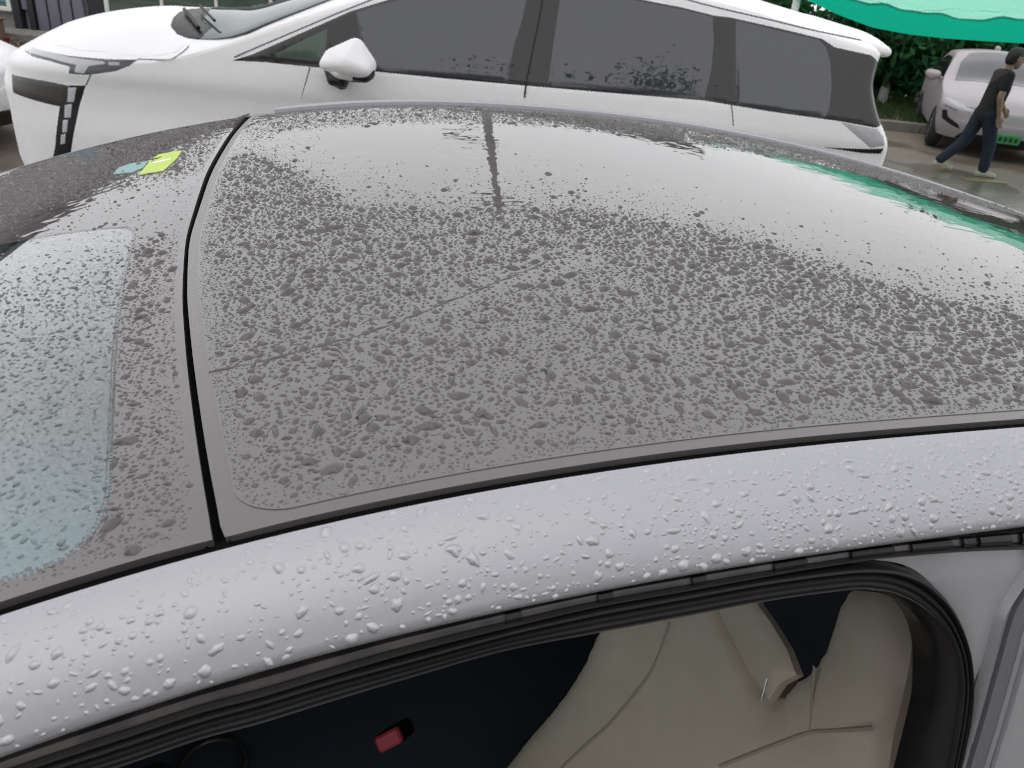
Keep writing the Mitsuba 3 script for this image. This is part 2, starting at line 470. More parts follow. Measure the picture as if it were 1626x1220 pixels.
# outlines on those surfaces, measured in their own coordinates
DATA = {
    'seam_left': [(-0.03696, 0.2805), (-0.04936, 0.3533), (-0.05984, 0.4214), (-0.06985, 0.4922), (-0.08536, 0.6259), (-0.09571, 0.7846), (-0.09693, 0.9571), (-0.08663, 1.183), (-0.06036, 1.413)],
    'seam_right': [(-0.03366, 0.2867), (-0.04603, 0.3576), (-0.05793, 0.4356), (-0.06845, 0.5108), (-0.08183, 0.6239), (-0.09161, 0.7778), (-0.09129, 0.947), (-0.08013, 1.173), (-0.05202, 1.404)],
    'pane': [(-0.3365, 0.905), (-0.2947, 0.8895), (-0.254, 0.8749), (-0.2074, 0.8573), (-0.1705, 0.8375), (-0.1544, 0.8227), (-0.145, 0.795), (-0.1417, 0.7581), (-0.1359, 0.6864), (-0.1277, 0.6109), (-0.1186, 0.537), (-0.1046, 0.4421), (-0.09377, 0.3718), (-0.08997, 0.3408), (-0.09087, 0.3221), (-0.09644, 0.3089), (-0.1042, 0.3025), (-0.1149, 0.2992), (-0.1274, 0.2988), (-0.1426, 0.2997)],
    'sticker': [(-0.1826, 1.065), (-0.1795, 1.136), (-0.173, 1.175), (-0.1409, 1.169), (-0.143, 1.119), (-0.1521, 1.058)],
    'sticker2': [(-0.2204, 1.108), (-0.2194, 1.144), (-0.2064, 1.154), (-0.1815, 1.143), (-0.1824, 1.105), (-0.1943, 1.09)],
    'film_edge': [(-0.05029, 1.091), (0.01468, 0.9451), (0.06011, 0.7836), (0.1447, 0.7575), (0.2052, 0.7402), (0.2835, 0.7354), (0.325, 0.7017), (0.3765, 0.6654), (0.4223, 0.6248), (0.4542, 0.5697), (0.4812, 0.5177), (0.5188, 0.4855), (0.5767, 0.4596)],
    'wipe': [(-0.0516, 0.457), (-0.02718, 0.4566), (-0.0003404, 0.4615), (0.02764, 0.4683), (0.05726, 0.4785), (0.09004, 0.4978), (0.1318, 0.5242), (0.1928, 0.5661)],
    'clear1': [(0.03705, 0.4856), (0.1028, 0.5197), (0.2016, 0.5957), (0.2618, 0.6058), (0.2442, 0.5592), (0.1716, 0.5281), (0.097, 0.4869), (0.03909, 0.4603)],
    'clear2': [(-0.03274, 0.4099), (-0.01923, 0.4349), (0.03416, 0.4483), (0.04846, 0.4345), (0.00238, 0.4108), (-0.0185, 0.3903)],
    'lip': [(-0.1318, 1.501), (-0.1077, 1.506), (-0.07544, 1.512), (-0.04068, 1.519), (-0.02381, 1.521), (0.007501, 1.527), (0.039, 1.533), (0.09155, 1.541), (0.1311, 1.546), (0.1729, 1.549), (0.2148, 1.552), (0.2482, 1.554), (0.2819, 1.555), (0.3257, 1.554), (0.3804, 1.55), (0.4155, 1.547)],
    'seal_out': [(-0.132, 1.5), (-0.1078, 1.505), (-0.07554, 1.511), (-0.04076, 1.518), (-0.02387, 1.52), (0.007466, 1.526), (0.03899, 1.531), (0.09159, 1.54), (0.1312, 1.545), (0.1731, 1.548), (0.215, 1.551), (0.2485, 1.552), (0.2747, 1.552), (0.2961, 1.549), (0.3092, 1.545), (0.3283, 1.532), (0.3425, 1.517), (0.3572, 1.493), (0.3647, 1.471), (0.3689, 1.449), (0.3683, 1.414), (0.3666, 1.388)],
    'seal_in': [(-0.1336, 1.487), (-0.1093, 1.492), (-0.07682, 1.497), (-0.0417, 1.503), (-0.02459, 1.506), (0.00704, 1.511), (0.03892, 1.517), (0.09206, 1.526), (0.1322, 1.53), (0.1745, 1.533), (0.2169, 1.536), (0.2472, 1.537), (0.2699, 1.536), (0.2898, 1.533), (0.302, 1.529), (0.318, 1.518), (0.3305, 1.504), (0.3392, 1.486), (0.3453, 1.453), (0.3433, 1.419), (0.3413, 1.394)],
    'seal_rib': [(-0.1332, 1.49), (-0.109, 1.495), (-0.07651, 1.5), (-0.04149, 1.507), (-0.02444, 1.509), (0.007157, 1.515), (0.03894, 1.521), (0.09192, 1.53), (0.132, 1.533), (0.1743, 1.536), (0.2165, 1.539), (0.2467, 1.54), (0.2692, 1.54), (0.2889, 1.537), (0.3069, 1.53), (0.3253, 1.518), (0.34, 1.504), (0.3518, 1.484), (0.3578, 1.462), (0.3605, 1.415), (0.3597, 1.39)],
    'jamb_strip': [(0.4078, 1.573), (0.3995, 1.537), (0.3854, 1.509), (0.3828, 1.477), (0.3801, 1.441), (0.3772, 1.412), (0.3746, 1.386)],
    'jamb_strip2': [(0.4298, 1.564), (0.4216, 1.527), (0.3952, 1.505), (0.3941, 1.476), (0.3926, 1.439), (0.3923, 1.409), (0.3899, 1.383)],
    'jamb_dark': [(0.4475, 1.539), (0.398, 1.543), (0.3809, 1.542), (0.3716, 1.536), (0.3734, 1.522), (0.3795, 1.516), (0.3977, 1.51), (0.4617, 1.495)],
    'seat_far': [(0.6314, 1.098), (0.6317, 1.091), (0.6274, 1.068), (0.6262, 1.033), (0.6274, 1.001), (0.6315, 0.9615), (0.6378, 0.9233), (0.644, 0.864), (0.6547, 0.7964), (0.5582, 0.8831), (0.5639, 0.9449), (0.5548, 0.9961), (0.5415, 1.052), (0.5356, 1.097), (0.5334, 1.137), (0.5401, 1.171), (0.5484, 1.196), (0.5655, 1.223), (0.6449, 1.146)],
    'seat_mid': [(0.5484, 1.196), (0.5401, 1.171), (0.5334, 1.137), (0.5356, 1.097), (0.5415, 1.052), (0.5548, 0.9961), (0.5639, 0.9449), (0.5582, 0.8831), (0.3995, 1.096), (0.3999, 1.157), (0.3823, 1.194), (0.3647, 1.23), (0.3484, 1.262), (0.371, 1.284), (0.3845, 1.298), (0.3944, 1.279), (0.4033, 1.262), (0.4024, 1.237), (0.4353, 1.233), (0.4686, 1.236), (0.5009, 1.242), (0.5177, 1.247), (0.5388, 1.254), (0.5641, 1.224)],
    'seat_head': [(0.5009, 1.242), (0.4686, 1.236), (0.4353, 1.233), (0.4061, 1.236), (0.4073, 1.255), (0.3993, 1.274), (0.4237, 1.28), (0.4497, 1.282), (0.4757, 1.283), (0.4983, 1.288), (0.5382, 1.255)],
    'seat_wing': [(0.3989, 1.274), (0.3947, 1.289), (0.3969, 1.303), (0.4032, 1.322), (0.4095, 1.337), (0.4149, 1.35), (0.4149, 1.364), (0.384, 1.387), (0.3694, 1.386), (0.3561, 1.38), (0.3432, 1.37), (0.333, 1.358), (0.3211, 1.339), (0.3067, 1.319), (0.3083, 1.314), (0.3305, 1.285), (0.3471, 1.264), (0.3701, 1.285), (0.3833, 1.298)],
    'seat_low': [(0.3999, 1.157), (0.3823, 1.194), (0.3647, 1.23), (0.3475, 1.263), (0.3305, 1.285), (0.307, 1.316), (0.2908, 1.296), (0.2718, 1.274), (0.3995, 1.096)],
    'post': [(0.4135, 1.253), (0.4085, 1.244), (0.404, 1.235)],
    'm_headlight': [(-3.262, 1.134), (-3.32, 1.155), (-3.528, 1.126), (-3.21, 1.157), (-3.033, 1.16), (-2.892, 1.158), (-2.662, 1.165), (-2.478, 1.179), (-2.528, 1.141), (-2.607, 1.106), (-2.761, 1.071), (-2.806, 1.067), (-2.89, 1.065), (-2.879, 1.104), (-3.014, 1.118), (-3.164, 1.124)],
    'm_lightbar': [(-3.237, 1.141), (-3.185, 1.157), (-3.006, 1.157), (-2.877, 1.15), (-2.674, 1.151), (-2.663, 1.139), (-2.76, 1.119), (-2.794, 1.075), (-2.85, 1.076), (-2.836, 1.115), (-3.019, 1.13), (-3.183, 1.134)],
    'm_lightbar2': [(-2.644, 1.151), (-2.578, 1.157), (-2.582, 1.139), (-2.648, 1.133)],
    'm_grille': [(-3.342, 0.9972), (-3.184, 1.003), (-3.028, 1.003), (-2.912, 0.9949), (-2.929, 0.918), (-2.95, 0.8652), (-2.994, 0.8673), (-3.135, 0.8778), (-3.342, 0.8935)],
    'm_drl': [(-2.908, 0.9953), (-2.803, 1.006), (-2.861, 0.8855), (-2.936, 0.6688), (-3.02, 0.4213), (-3.161, 0.3953), (-3.058, 0.6259), (-2.987, 0.8646), (-2.931, 0.907)],
    'm_led': [(-2.906, 0.9849), (-2.859, 0.9899), (-2.889, 0.9043), (-2.929, 0.9001)],
    'm_led2': [(-2.948, 0.8799), (-2.903, 0.892), (-2.922, 0.8105), (-2.963, 0.8059)],
    'm_led3': [(-2.973, 0.7901), (-2.94, 0.7976), (-2.959, 0.7223), (-2.988, 0.7187)],
    'm_led4': [(-2.999, 0.7023), (-2.968, 0.7137), (-2.984, 0.6514), (-3.015, 0.6435)],
    'm_bumper_seam': [(-2.757, 1.072), (-2.78, 1.037), (-2.803, 1.006)],
    'm_hood_seam': [(-2.485, -0.9253), (-2.383, -0.9357), (-2.294, -0.9492), (-2.247, -0.9211), (-2.208, -0.8385)],
    'm_dlo': [(-1.931, 1.224), (-1.818, 1.265), (-1.529, 1.408), (-1.251, 1.546), (-1.06, 1.617), (-0.7701, 1.716), (-0.3629, 1.747), (0.01066, 1.781), (0.4474, 1.765), (0.7125, 1.745), (0.9224, 1.719), (1.024, 1.718), (1.341, 1.685), (1.61, 1.653), (1.693, 1.615), (1.82, 1.602), (1.932, 1.591), (2.428, 1.32), (2.04, 1.185), (1.808, 1.203), (1.335, 1.222), (0.9166, 1.248), (0.2971, 1.241), (-0.2454, 1.237), (-0.7032, 1.235), (-1.08, 1.237), (-1.451, 1.229), (-1.745, 1.231)],
    'm_q1': [(-1.694, 1.272), (-1.535, 1.36), (-1.383, 1.441), (-1.388, 1.36), (-1.404, 1.281), (-1.562, 1.27)],
    'm_q2': [(-1.218, 1.542), (-1.059, 1.603), (-0.7685, 1.69), (-0.2272, 1.739), (-0.2238, 1.7), (-0.2439, 1.58), (-0.2752, 1.455), (-0.3, 1.246), (-0.7038, 1.246), (-1.08, 1.248), (-1.155, 1.251), (-1.191, 1.411)],
    'm_q3': [(0.005023, 1.761), (0.24, 1.769), (0.4486, 1.754), (0.7061, 1.734), (0.9078, 1.711), (0.9336, 1.579), (0.9406, 1.416), (0.9191, 1.258), (0.4524, 1.254), (-0.05383, 1.25), (-0.04203, 1.493), (-0.02505, 1.718)],
    'm_q4': [(1.054, 1.704), (1.303, 1.675), (1.587, 1.644), (1.638, 1.607), (1.68, 1.526), (1.712, 1.387), (1.717, 1.272), (1.702, 1.22), (1.415, 1.228), (1.121, 1.243)],
    'm_bseam': [(-0.1306, 1.755), (-0.1302, 1.708), (-0.1491, 1.538), (-0.1697, 1.382), (-0.1878, 1.238), (-0.1893, 1.17)],
    'm_fseam': [(-1.48, 1.226), (-1.503, 1.145), (-1.533, 1.041)],
    'm_rseam': [(1.094, 1.241), (1.112, 1.184), (1.129, 1.119)],
    'm_dseam': [(-1.92, 1.242), (-1.819, 1.291), (-1.529, 1.431), (-1.252, 1.563), (-1.133, 1.616), (-0.7721, 1.749)],
    'm_roofseam': [(0.5804, 1.814), (0.8963, 1.768), (1.255, 1.729), (1.579, 1.692), (1.853, 1.668)],
    'm_tail': [(1.809, 1.199), (1.915, 1.19), (2.05, 1.178), (2.105, 1.137), (2.133, 1.085), (2.043, 1.062), (1.931, 1.127)],
    'm_tailblk': [(1.747, 1.04), (1.895, 1.045), (2.046, 1.054), (2.13, 1.066), (2.124, 1.032), (2.008, 1.026)],
    'm_glass': [(-2.236, -0.7405), (-2.114, -0.7976), (-1.949, -0.8635), (-1.85, -0.8702), (-1.759, -0.829), (-1.551, -0.7547), (-1.372, -0.6837), (-1.274, -0.6086), (-1.509, -0.1124), (-1.877, -0.1233), (-2.029, -0.02257), (-3.54, 4.868), (-2.29, -0.04084), (-2.405, -0.1537), (-2.435, -0.2771), (-2.427, -0.4271), (-2.401, -0.5574), (-2.33, -0.6674)],
    'm_cowl': [(-2.24, -0.7393), (-2.157, -0.7781), (-2.113, -0.6355), (-2.212, -0.4899), (-2.274, -0.09501), (-2.405, -0.1537), (-2.435, -0.2771), (-2.427, -0.4271), (-2.401, -0.5574), (-2.33, -0.6674)],
}


# ---------------------------------------------------------------- ground
g = trimesh.creation.box((600, 600, .02))
g.apply_translation([0, 100, -.01])
add('ground', g, 'wet_ground', smooth=False, label='wet grey brown concrete of the parking yard', category='ground', kind='structure')

# ---------------------------------------------------------------- the silver car in front
S = thing('silver_car', 'wet silver car with dark glass roof and open front door in the foreground', 'car')
UP = (0, 0, 1)
sl, sr = smooth_line(DATA['seam_left'], 40), smooth_line(DATA['seam_right'], 40)


def far_of(line):
    return [(u, 2 * VC - v) for u, v in line]




def to_rim(s):
    """lets a seam line run on to the near edge of the glass"""
    s = s[s[:, 1] > edge_v(s[:, 0]) + .006]
    d = s[0] - s[3]
    t = (s[0, 1] - edge_v(s[0, 0]) - .0015) / -d[1]
    return np.vstack([s[0] + d * t, s])


sl, sr = to_rim(sl), to_rim(sr)
us = np.linspace(sr[0, 0] + .001, 1.95, 90)
near_edge = np.stack([us, edge_v(us) + .0015], 1)
far_edge = np.stack([near_edge[:, 0], 2 * VC - near_edge[:, 1]], 1)
far_edge = far_edge[far_edge[:, 0] > sr[-1, 0] + .02]
sr2 = sr
outer = np.vstack([near_edge, far_edge[::-1], sr2[::-1]])
pg = Polygon(resample(outer, .010)).buffer(0)
inner = pg.buffer(-.0085, join_style=1).buffer(-.03).buffer(.03)
rim_in = np.array(inner.exterior.coords)[:-1]
add(f'{S}__roof_glass', panel(rim_in, roof, 0, .004, .014, ref=UP), 'roof_glass_mat', smooth=True, label='dark glass roof panel covered in rain')
band_in = np.array(inner.buffer(-.0012).exterior.coords)[:-1]
add(f'{S}__roof_glass__edge_band', panel(np.array(pg.exterior.coords)[:-1], roof, -.0006, .005, .010, ref=UP, holes=[band_in]), 'edge_glass_mat', smooth=True)
# water standing along the inside of the edge band
bead = resample(rim_in, .006)
bead = bead[(bead[:, 0] < 1.3)]
bead = bead[np.argsort(np.arctan2(bead[:, 1] - VC, bead[:, 0] - .6))]

uw = np.linspace(-.95, -.045, 50)
wn = np.stack([uw, edge_v(uw) + .002], 1)
wn = wn[wn[:, 0] < sl[0, 0] - .008]
wf = np.array(far_of(wn))
wf = wf[wf[:, 0] < sl[-1, 0] - .01]
frit = np.vstack([wn, sl, wf[::-1]])
pane = np.array(DATA['pane'])
pane_full = np.array(Polygon(np.vstack([[(-.86, .40)], smooth_line(pane[::-1][1:-1], 120), [(-.86, .98)]])).buffer(0).exterior.coords)[:-1]
add(f'{S}__windshield', panel(frit, roof, 0, .004, .016, ref=UP, holes=[pane_full]), 'frit_mat', smooth=True, label='windshield with broad black border')
p, f, d, _, _ = mesh2d(np.array(Polygon(pane_full).buffer(.0004).exterior.coords)[:-1], .02)
pm = trimesh.Trimesh(roof(p) - [0, 0, .0003], f, process=False)
if pm.face_normals[:, 2].mean() < 0:
    pm.invert()
add(f'{S}__windshield__pane', pm, 'tint_pane_mat', smooth=True, label='teal tinted see-through pane of the windshield')
for nm, key, mt, lab in (('sticker', 'sticker', 'sticker_lime', 'lime green sticker at the far edge of the windshield'), ('sticker', 'sticker2', 'sticker_teal', 'pale teal sticker beside the lime green one')):
    add(f'{S}__windshield__{nm}', panel(DATA[key], roof, .0012, .001, .012, ref=UP), mt, smooth=True, label=lab)
st = np.array(DATA['sticker'])
for a in (.45,):
    q = np.array([st.mean(0) + (x - st.mean(0)) * .62 for x in st]) + (a - .45) * np.array([.0, .07])
    q[:, 1] = (q[:, 1] - q[:, 1].mean()) * .10 + q[:, 1].mean()
    add(f'{S}__windshield__sticker_print', panel(q, roof, .0019, .0008, .006, ref=UP), 'sticker_white', smooth=True)
# rubber between windshield and roof
ns_ = 60
sl_, sr_ = (np.stack([np.interp(np.linspace(0, 1, ns_), np.linspace(0, 1, len(s)), s[:, i]) for i in (0, 1)], 1) for s in (sl, sr))
sl_[0, 1], sr_[0, 1] = sl_[0, 1] - .004, sr_[0, 1] - .004
lo = [np.stack([sl_[:, 0] - .003, sl_[:, 1]], 1), np.stack([(sl_[:, 0] + sr_[:, 0]) / 2, (sl_[:, 1] + sr_[:, 1]) / 2], 1), np.stack([sr_[:, 0] + .003, sr_[:, 1]], 1)]
add(f'{S}__roof_seam', strip([roof(x) for x in lo], normals_of(roof, lo[1], UP), [-.0025, -.009, -.0025]), 'gap_black', smooth=True)
# rubber between glass and rail, painted rails
ur = np.linspace(-.95, 1.95, 160)
for far in (False, True):
    vv = edge_v(ur)
    ls = []
    for o, dz in ((-.004, .0045), (.001, .0040), (.0035, .0018), (.006, .0034), (.009, .0055)):
        v = vv - o
        ls.append(car(ur, 2 * VC - v if far else v, ARC(ur) - dz))
    add(f'{S}__glass_rubber', strip(ls, np.tile([0, 0, 1.0], (160, 1)), [0] * 5), 'gap_black', smooth=40)
    rows = []
    for s in np.linspace(0, 1, 14):
        rows.append(rail(np.stack([ur, np.full(160, s)], 1), far))
    end = rows[-1]
    sg = -1 if far else 1
    inw = sg * VX
    rows += [end + inw * .0015 - [0, 0, .0035], end + inw * .004 - [0, 0, .005], end + inw * .008 - [0, 0, .0052]]
    rows = [rows[0] - [0, 0, .004]] + rows
    nn = np.tile(-sg * VX * .6 + [0, 0, .8], (160, 1))
    add(f'{S}__roof_rail', strip(rows, nn, [0] * len(rows)), 'silver_paint', smooth=50, label='far painted roof rail beyond the glass' if far else 'near silver roof rail beaded with rain')

um = np.linspace(-.02, 1.6, 120)
ml = []
for o, dz in ((-.001, -.003), (.000, .0045), (.004, .0068), (.010, .0068), (.014, .0045), (.016, -.006)):
    ml.append(car(um, 2 * VC - edge_v(um) + o, ARC(um) + dz))
add(f'{S}__roof_moulding', strip(ml, np.tile([0, 0, 1.0], (120, 1)), [0] * 6), 'silver_paint', smooth=50, label='pale raised moulding along the far edge of the glass roof')

# drip strip with clips under the near rail
lip = smooth_line(DATA['lip'], 150)
L3 = flank(lip)
u_ = L3 @ UX
end = rail(np.stack([u_, np.full(150, 1.0)], 1))
nrm = normals_of(flank, lip, -VX)
mid0 = end + VX * .006 - [0, 0, .005]


def between(t, dep):
    return mid0 * (1 - t) + L3 * t + nrm * dep


add(f'{S}__drip_channel', strip([between(0, 0), between(.22, -.004), between(.45, -.005)], nrm, [0, 0, 0]), 'black_trim', smooth=50)
add(f'{S}__drip_strip', strip([between(.42, -.0045), between(.47, -.0012), between(.62, -.0008), between(.78, -.0012), between(.80, -.004)], nrm, [0] * 5), 'strip_grey', smooth=40, label='grey strip inside the door gutter')
add(f'{S}__door_lip', strip([between(.80, -.004), between(.86, -.0006), between(.93, .0009), between(1.0, .0006), between(1.06, -.002)], nrm, [0] * 5), 'rubber_shine', smooth=50, label='shiny rubber lip along the door gutter')
for k, (i0, w) in enumerate(((97, 3), (99, 2), (109, 4), (114, 1), (119, 3), (122, 3), (128, 1), (131, 5), (134, 2), (139, 3), (142, 3), (60, 1), (72, 1), (85, 1))):
    a, b = between(.40, .0004)[i0:i0 + w + 2], between(.80, .0002)[i0:i0 + w + 2]
    c = between(.60, .0012)[i0:i0 + w + 2]
    add(f'{S}__drip_clip', strip([a - nrm[:len(a)] * .003, a, c, b, b - nrm[:len(a)] * .003], nrm[i0:i0 + w + 2], [0] * 5), 'black_trim', smooth=False)
# door seal round the opening: ribs between its outer and inner line
so, si, sb = (smooth_line(DATA[k], 160) for k in ('seal_out', 'seal_in', 'seal_rib'))


def track(a, b):
    """the point of line b nearest to each point of a, in order"""
    t = cKDTree(resample(b, .0008, closed=False))
    r = resample(b, .0008, closed=False)
    j = np.maximum.accumulate(t.query(a)[1])
    w = r[j]
    ker = np.ones(7) / 7
    return np.stack([np.convolve(np.pad(w[:, i], 3, mode='edge'), ker, 'valid') for i in (0, 1)], 1)


base = smooth_line(DATA['seal_rib'], 200)
so2, si2 = track(base, DATA['seal_out']), track(base, DATA['seal_in'])
O3, B3, I3 = flank(so2), flank(base), flank(si2)
sn = normals_of(flank, base, -VX)


def seal_rows(spec):
    return strip([O3 * (1 - t) + B3 * t + sn * h for t, h in spec], sn, [0] * len(spec))


add(f'{S}__door_seal', seal_rows([(0, -.006), (.03, -.001), (.10, .0012), (.20, .0016), (.30, .0004), (.36, -.0022), (.42, -.0005), (.5, .0008), (.60, .0006), (.68, -.0012), (.74, -.0005), (.80, .0004), (.9, .0002), (.93, -.0016)]), 'rubber', smooth=35, label='ribbed black rubber door seal round the opening')
add(f'{S}__door_seal__rib', seal_rows([(.93, -.002), (.945, .0006), (.985, .0012), (1.02, .0006), (1.03, -.002)]), 'rubber_shine', smooth=40)
add(f'{S}__door_seal__inner_lip', strip([B3 + sn * -.0015, B3 * .6 + I3 * .4 - sn * .003, I3 - sn * .006, I3 + sn * -.022], sn, [0] * 4), 'black_trim', smooth=50)
# pillar behind the front door
seal_tail = so[so[:, 0] > DATA['lip'][12][0] - .01]
low = seal_tail[-1]
pil = np.vstack([[x for x in lip if x[0] > seal_tail[0, 0]][:1], [x + [0, -.001] for x in lip if x[0] > seal_tail[0, 0]], [(lip[-1, 0] + .20, lip[-1, 1] - .01), (low[0] + .26, low[1] - .55), (low[0] - .02, low[1] - .55)], seal_tail[::-1]])
add(f'{S}__door_pillar', panel(pil, flank, -.004, .02, .012, bevel=.004, ref=-VX), 'jamb_paint', smooth=40, label='bare silver pillar behind the door opening')
ja, jb = smooth_line(DATA['jamb_strip'], 40), smooth_line(DATA['jamb_strip2'], 40)
ja2 = np.vstack([ja, ja[-1:] + [-.03, -.3]])
jb2 = np.vstack([jb, jb[-1:] + [-.03, -.3]])
add(f'{S}__door_pillar__groove', panel(np.vstack([ja2, jb2[::-1]]), flank, -.001, .004, .01, ref=-VX), 'lamp_grey', smooth=40)
for off, wd in ((-.009, .0018), (.012, .0025), (.017, .0016)):
    add(f'{S}__door_pillar__fold', strip([flank(ja2 + [off + s, 0]) for s in (-wd, 0, wd)], normals_of(flank, ja2, -VX), [-.0042, .001, -.0042]), 'jamb_paint', smooth=60)


# cabin
def slab(pts, mt, key, **k):
    add(key, trimesh.convex.convex_hull(np.array([car(*q) for q in pts])), mt, smooth=25, **k)


def cuboid(u0, u1, v0, v1, z0, z1):
    return [(u, v, z) for u in (u0, u1) for v in (v0, v1) for z in (z0, z1)]


hl = np.array([(u, v) for u, v in np.array(inner.buffer(-.004).exterior.coords)[:-1]])
p, f, d, _, _ = mesh2d(hl, .06)
add(f'{S}__headliner', trimesh.Trimesh(roof(p) - [0, 0, .02], f, process=False), 'interior_dark', smooth=True)
slab(cuboid(-1.0, 1.9, .02, 1.65, .28, .32), 'interior_dark', f'{S}__cabin_floor')
slab(cuboid(-.6, 1.9, 1.56, 1.62, .3, 1.12), 'interior_dark', f'{S}__far_door_trim')
slab(cuboid(1.75, 1.9, .1, 1.6, .3, 1.3), 'interior_dark', f'{S}__rear_bench')
slab([(-.93, v, z) for v in (.08, 1.6) for z in (.6, 1.12)] + [(-.5, v, z) for v in (.08, 1.6) for z in (.78, 1.16)] + [(-.7, v, 1.16) for v in (.08, 1.6)], 'interior_dark', f'{S}__dashboard')
slab(cuboid(-.36, .7, .71, .95, .3, .74), 'interior_dark', f'{S}__console')
add(f'{S}__console__cup_ring', trimesh.creation.torus(.045, .005, transform=trimesh.transformations.translation_matrix(car(-.14, .80, .75))), 'rubber_shine', smooth=True)
slab(cuboid(-.90, -.13, .52, 1.50, 1.165, 1.185), 'dash_pale', f'{S}__dashboard__top_pad', label='pale pad on the dashboard behind the windshield')
slab([(-.95, 1.40, 1.12), (-.95, 1.42, 1.12), (-.95, 1.40, 1.25), (-.95, 1.42, 1.25), (-.10, 1.37, 1.12), (-.10, 1.39, 1.12), (-.10, 1.35, 1.50), (-.10, 1.37, 1.50), (-.45, 1.37, 1.40), (-.45, 1.39, 1.40)], 'dash_pale', f'{S}__far_pillar_trim')
slab(cuboid(-.62, -.40, .60, .92, 1.186, 1.215), 'interior_dark', f'{S}__dashboard__binnacle')
slab([(-.62, 1.05, 1.186), (-.50, 1.02, 1.186), (-.48, 1.22, 1.186), (-.60, 1.25, 1.186), (-.56, 1.1, 1.189)], 'sticker_white', f'{S}__dashboard__paper')
# dotted rim of the black windshield border
pb = resample(np.array(Polygon(pane_full).buffer(-.0014).exterior.coords)[:-1], .0030)
pb2 = resample(np.array(Polygon(pane_full).buffer(-.0034).exterior.coords)[:-1], .0030)
dots = []
for ring, rad in ((pb, .0010), (pb2, .0006)):
    ring = ring[ring[:, 0] > -.5]
    a6 = np.arange(6) * np.pi / 3
    for q in ring:
        dots.append(roof(np.vstack([q, q + rad * np.stack([np.cos(a6), np.sin(a6)], 1)])) + [0, 0, .0001])
dv = np.vstack(dots)
df = np.vstack([[[7 * k, 7 * k + 1 + t, 7 * k + 1 + (t + 1) % 6] for t in range(6)] for k in range(len(dots))])
add(f'{S}__windshield__border_dots', trimesh.Trimesh(dv, df, process=False), 'frit_mat', smooth=False, kind='stuff')
# steering wheel
w = np.linspace(0, 2 * np.pi, 40)
wc = car(-.20, .42, .96)
ax1, ax2 = VX, UX * .45 + np.array([0, 0, .9])
add(f'{S}__steering_wheel', tube(np.array([wc + .18 * (np.cos(t) * ax1 + np.sin(t) * ax2) for t in w]), .014, 10), 'black_trim', smooth=True)
# seats: the front face follows the reclined back
SR = -UX * .9 + np.array([0, 0, .4])
seat_t = thing
seat_pg = shapely.union_all([Polygon(DATA[k]).buffer(.006) for k in ('seat_far', 'seat_mid', 'seat_wing', 'seat_low')]).buffer(-.006).buffer(.008).buffer(-.008)
add(f'{S}__driver_seat__back', panel(smooth_line(resample(np.array(seat_pg.exterior.coords)[:-1], .02), 160, True)[:-1], seat, -.012, .05, .008, puff=.02, puff_r=.045, ref=SR), 'leather', smooth=60, label='cream driver seat back with sewn panels')


def seat_line(pts, w=.0022, dp=.0092):
    l = smooth_line(pts, 50)
    add(f'{S}__driver_seat__seam', strip([seat(l + np.array([o, 0])) + normals_of(seat, l, SR) * z for o, z in ((-w, dp - .0012), (0, dp), (w, dp - .0012))], normals_of(seat, l, SR), [0] * 3), 'leather_seam', smooth=60)


principled('leather_seam', (.30, .255, .20), rough=.7)
seat_line(DATA['seat_mid'][:8])
seat_line(DATA['seat_low'][:6])
seat_line([DATA['seat_mid'][k] for k in (12, 13, 14)])
add(f'{S}__driver_seat__headrest', panel(DATA['seat_head'], seat, .001, .009, .006, puff=.006, puff_r=.02, ref=SR), 'leather', smooth=60, label='pointed beige headrest side')
add(f'{S}__driver_seat__headrest_post', tube(seat(smooth_line(DATA['post'], 8)) + SR * .012, .0011, 8), 'chrome', smooth=True)
sp = np.array([(.10, .55), (.62, .55), (.62, 1.0), (.56, 1.08), (.30, 1.20), (.20, 1.15)])
add(f'{S}__driver_seat__back_shell', panel(sp, seat, -.07, .07, .03, ref=SR), 'interior_dark', smooth=50)
slab(cuboid(-.25, .3, .16, .66, .4, .62), 'leather', f'{S}__driver_seat__cushion')
slab([(.05, 1.0, .5), (.05, 1.5, .5), (.16, 1.0, .5), (.16, 1.5, .5), (.30, 1.02, 1.1), (.30, 1.48, 1.1), (.40, 1.02, 1.1), (.40, 1.48, 1.1)], 'seat_navy', f'{S}__passenger_seat')
slab([(-.35, 1.0, .45), (-.35, 1.5, .45), (.12, 1.0, .45), (.12, 1.5, .45), (-.33, 1.02, .66), (-.33, 1.48, .66), (.12, 1.0, .62), (.12, 1.5, .62)], 'seat_navy', f'{S}__passenger_seat__cushion')
principled('seat_navy', (.12, .155, .19), rough=.55)
bk = box(.036, .022, .06, bevel=.004)
bt = box(.034, .020, .014, at=(0, 0, .035), bevel=.003)
RB = np.eye(4)
RB[:3, :3] = np.stack([UX, VX, [0, 0, 1]], 1)
TB = RB.copy()
TB[:3, 3] = car(.103, .66, .940)
tilt = trimesh.transformations.rotation_matrix(-.5, [0, 1, 0]) @ trimesh.transformations.rotation_matrix(.75, [1, 0, 0])
for m, mt, key in ((bk, 'gap_black', 'belt_buckle'), (bt, 'red_plastic', 'belt_buckle__button')):
    m = m.copy()
    m.apply_scale(.95)
    m.apply_transform(TB @ tilt)
    add(f'{S}__{key}', m, mt, smooth=30, **({'label': 'red seat belt buckle button in the dark cabin'} if 'button' in key else {}))
def placed_local(pos, ang):
    t = np.eye(4)
    t[:2, :2] = [[math.cos(ang), -math.sin(ang)], [math.sin(ang), math.cos(ang)]]
    t[:3, 3] = pos
    return t


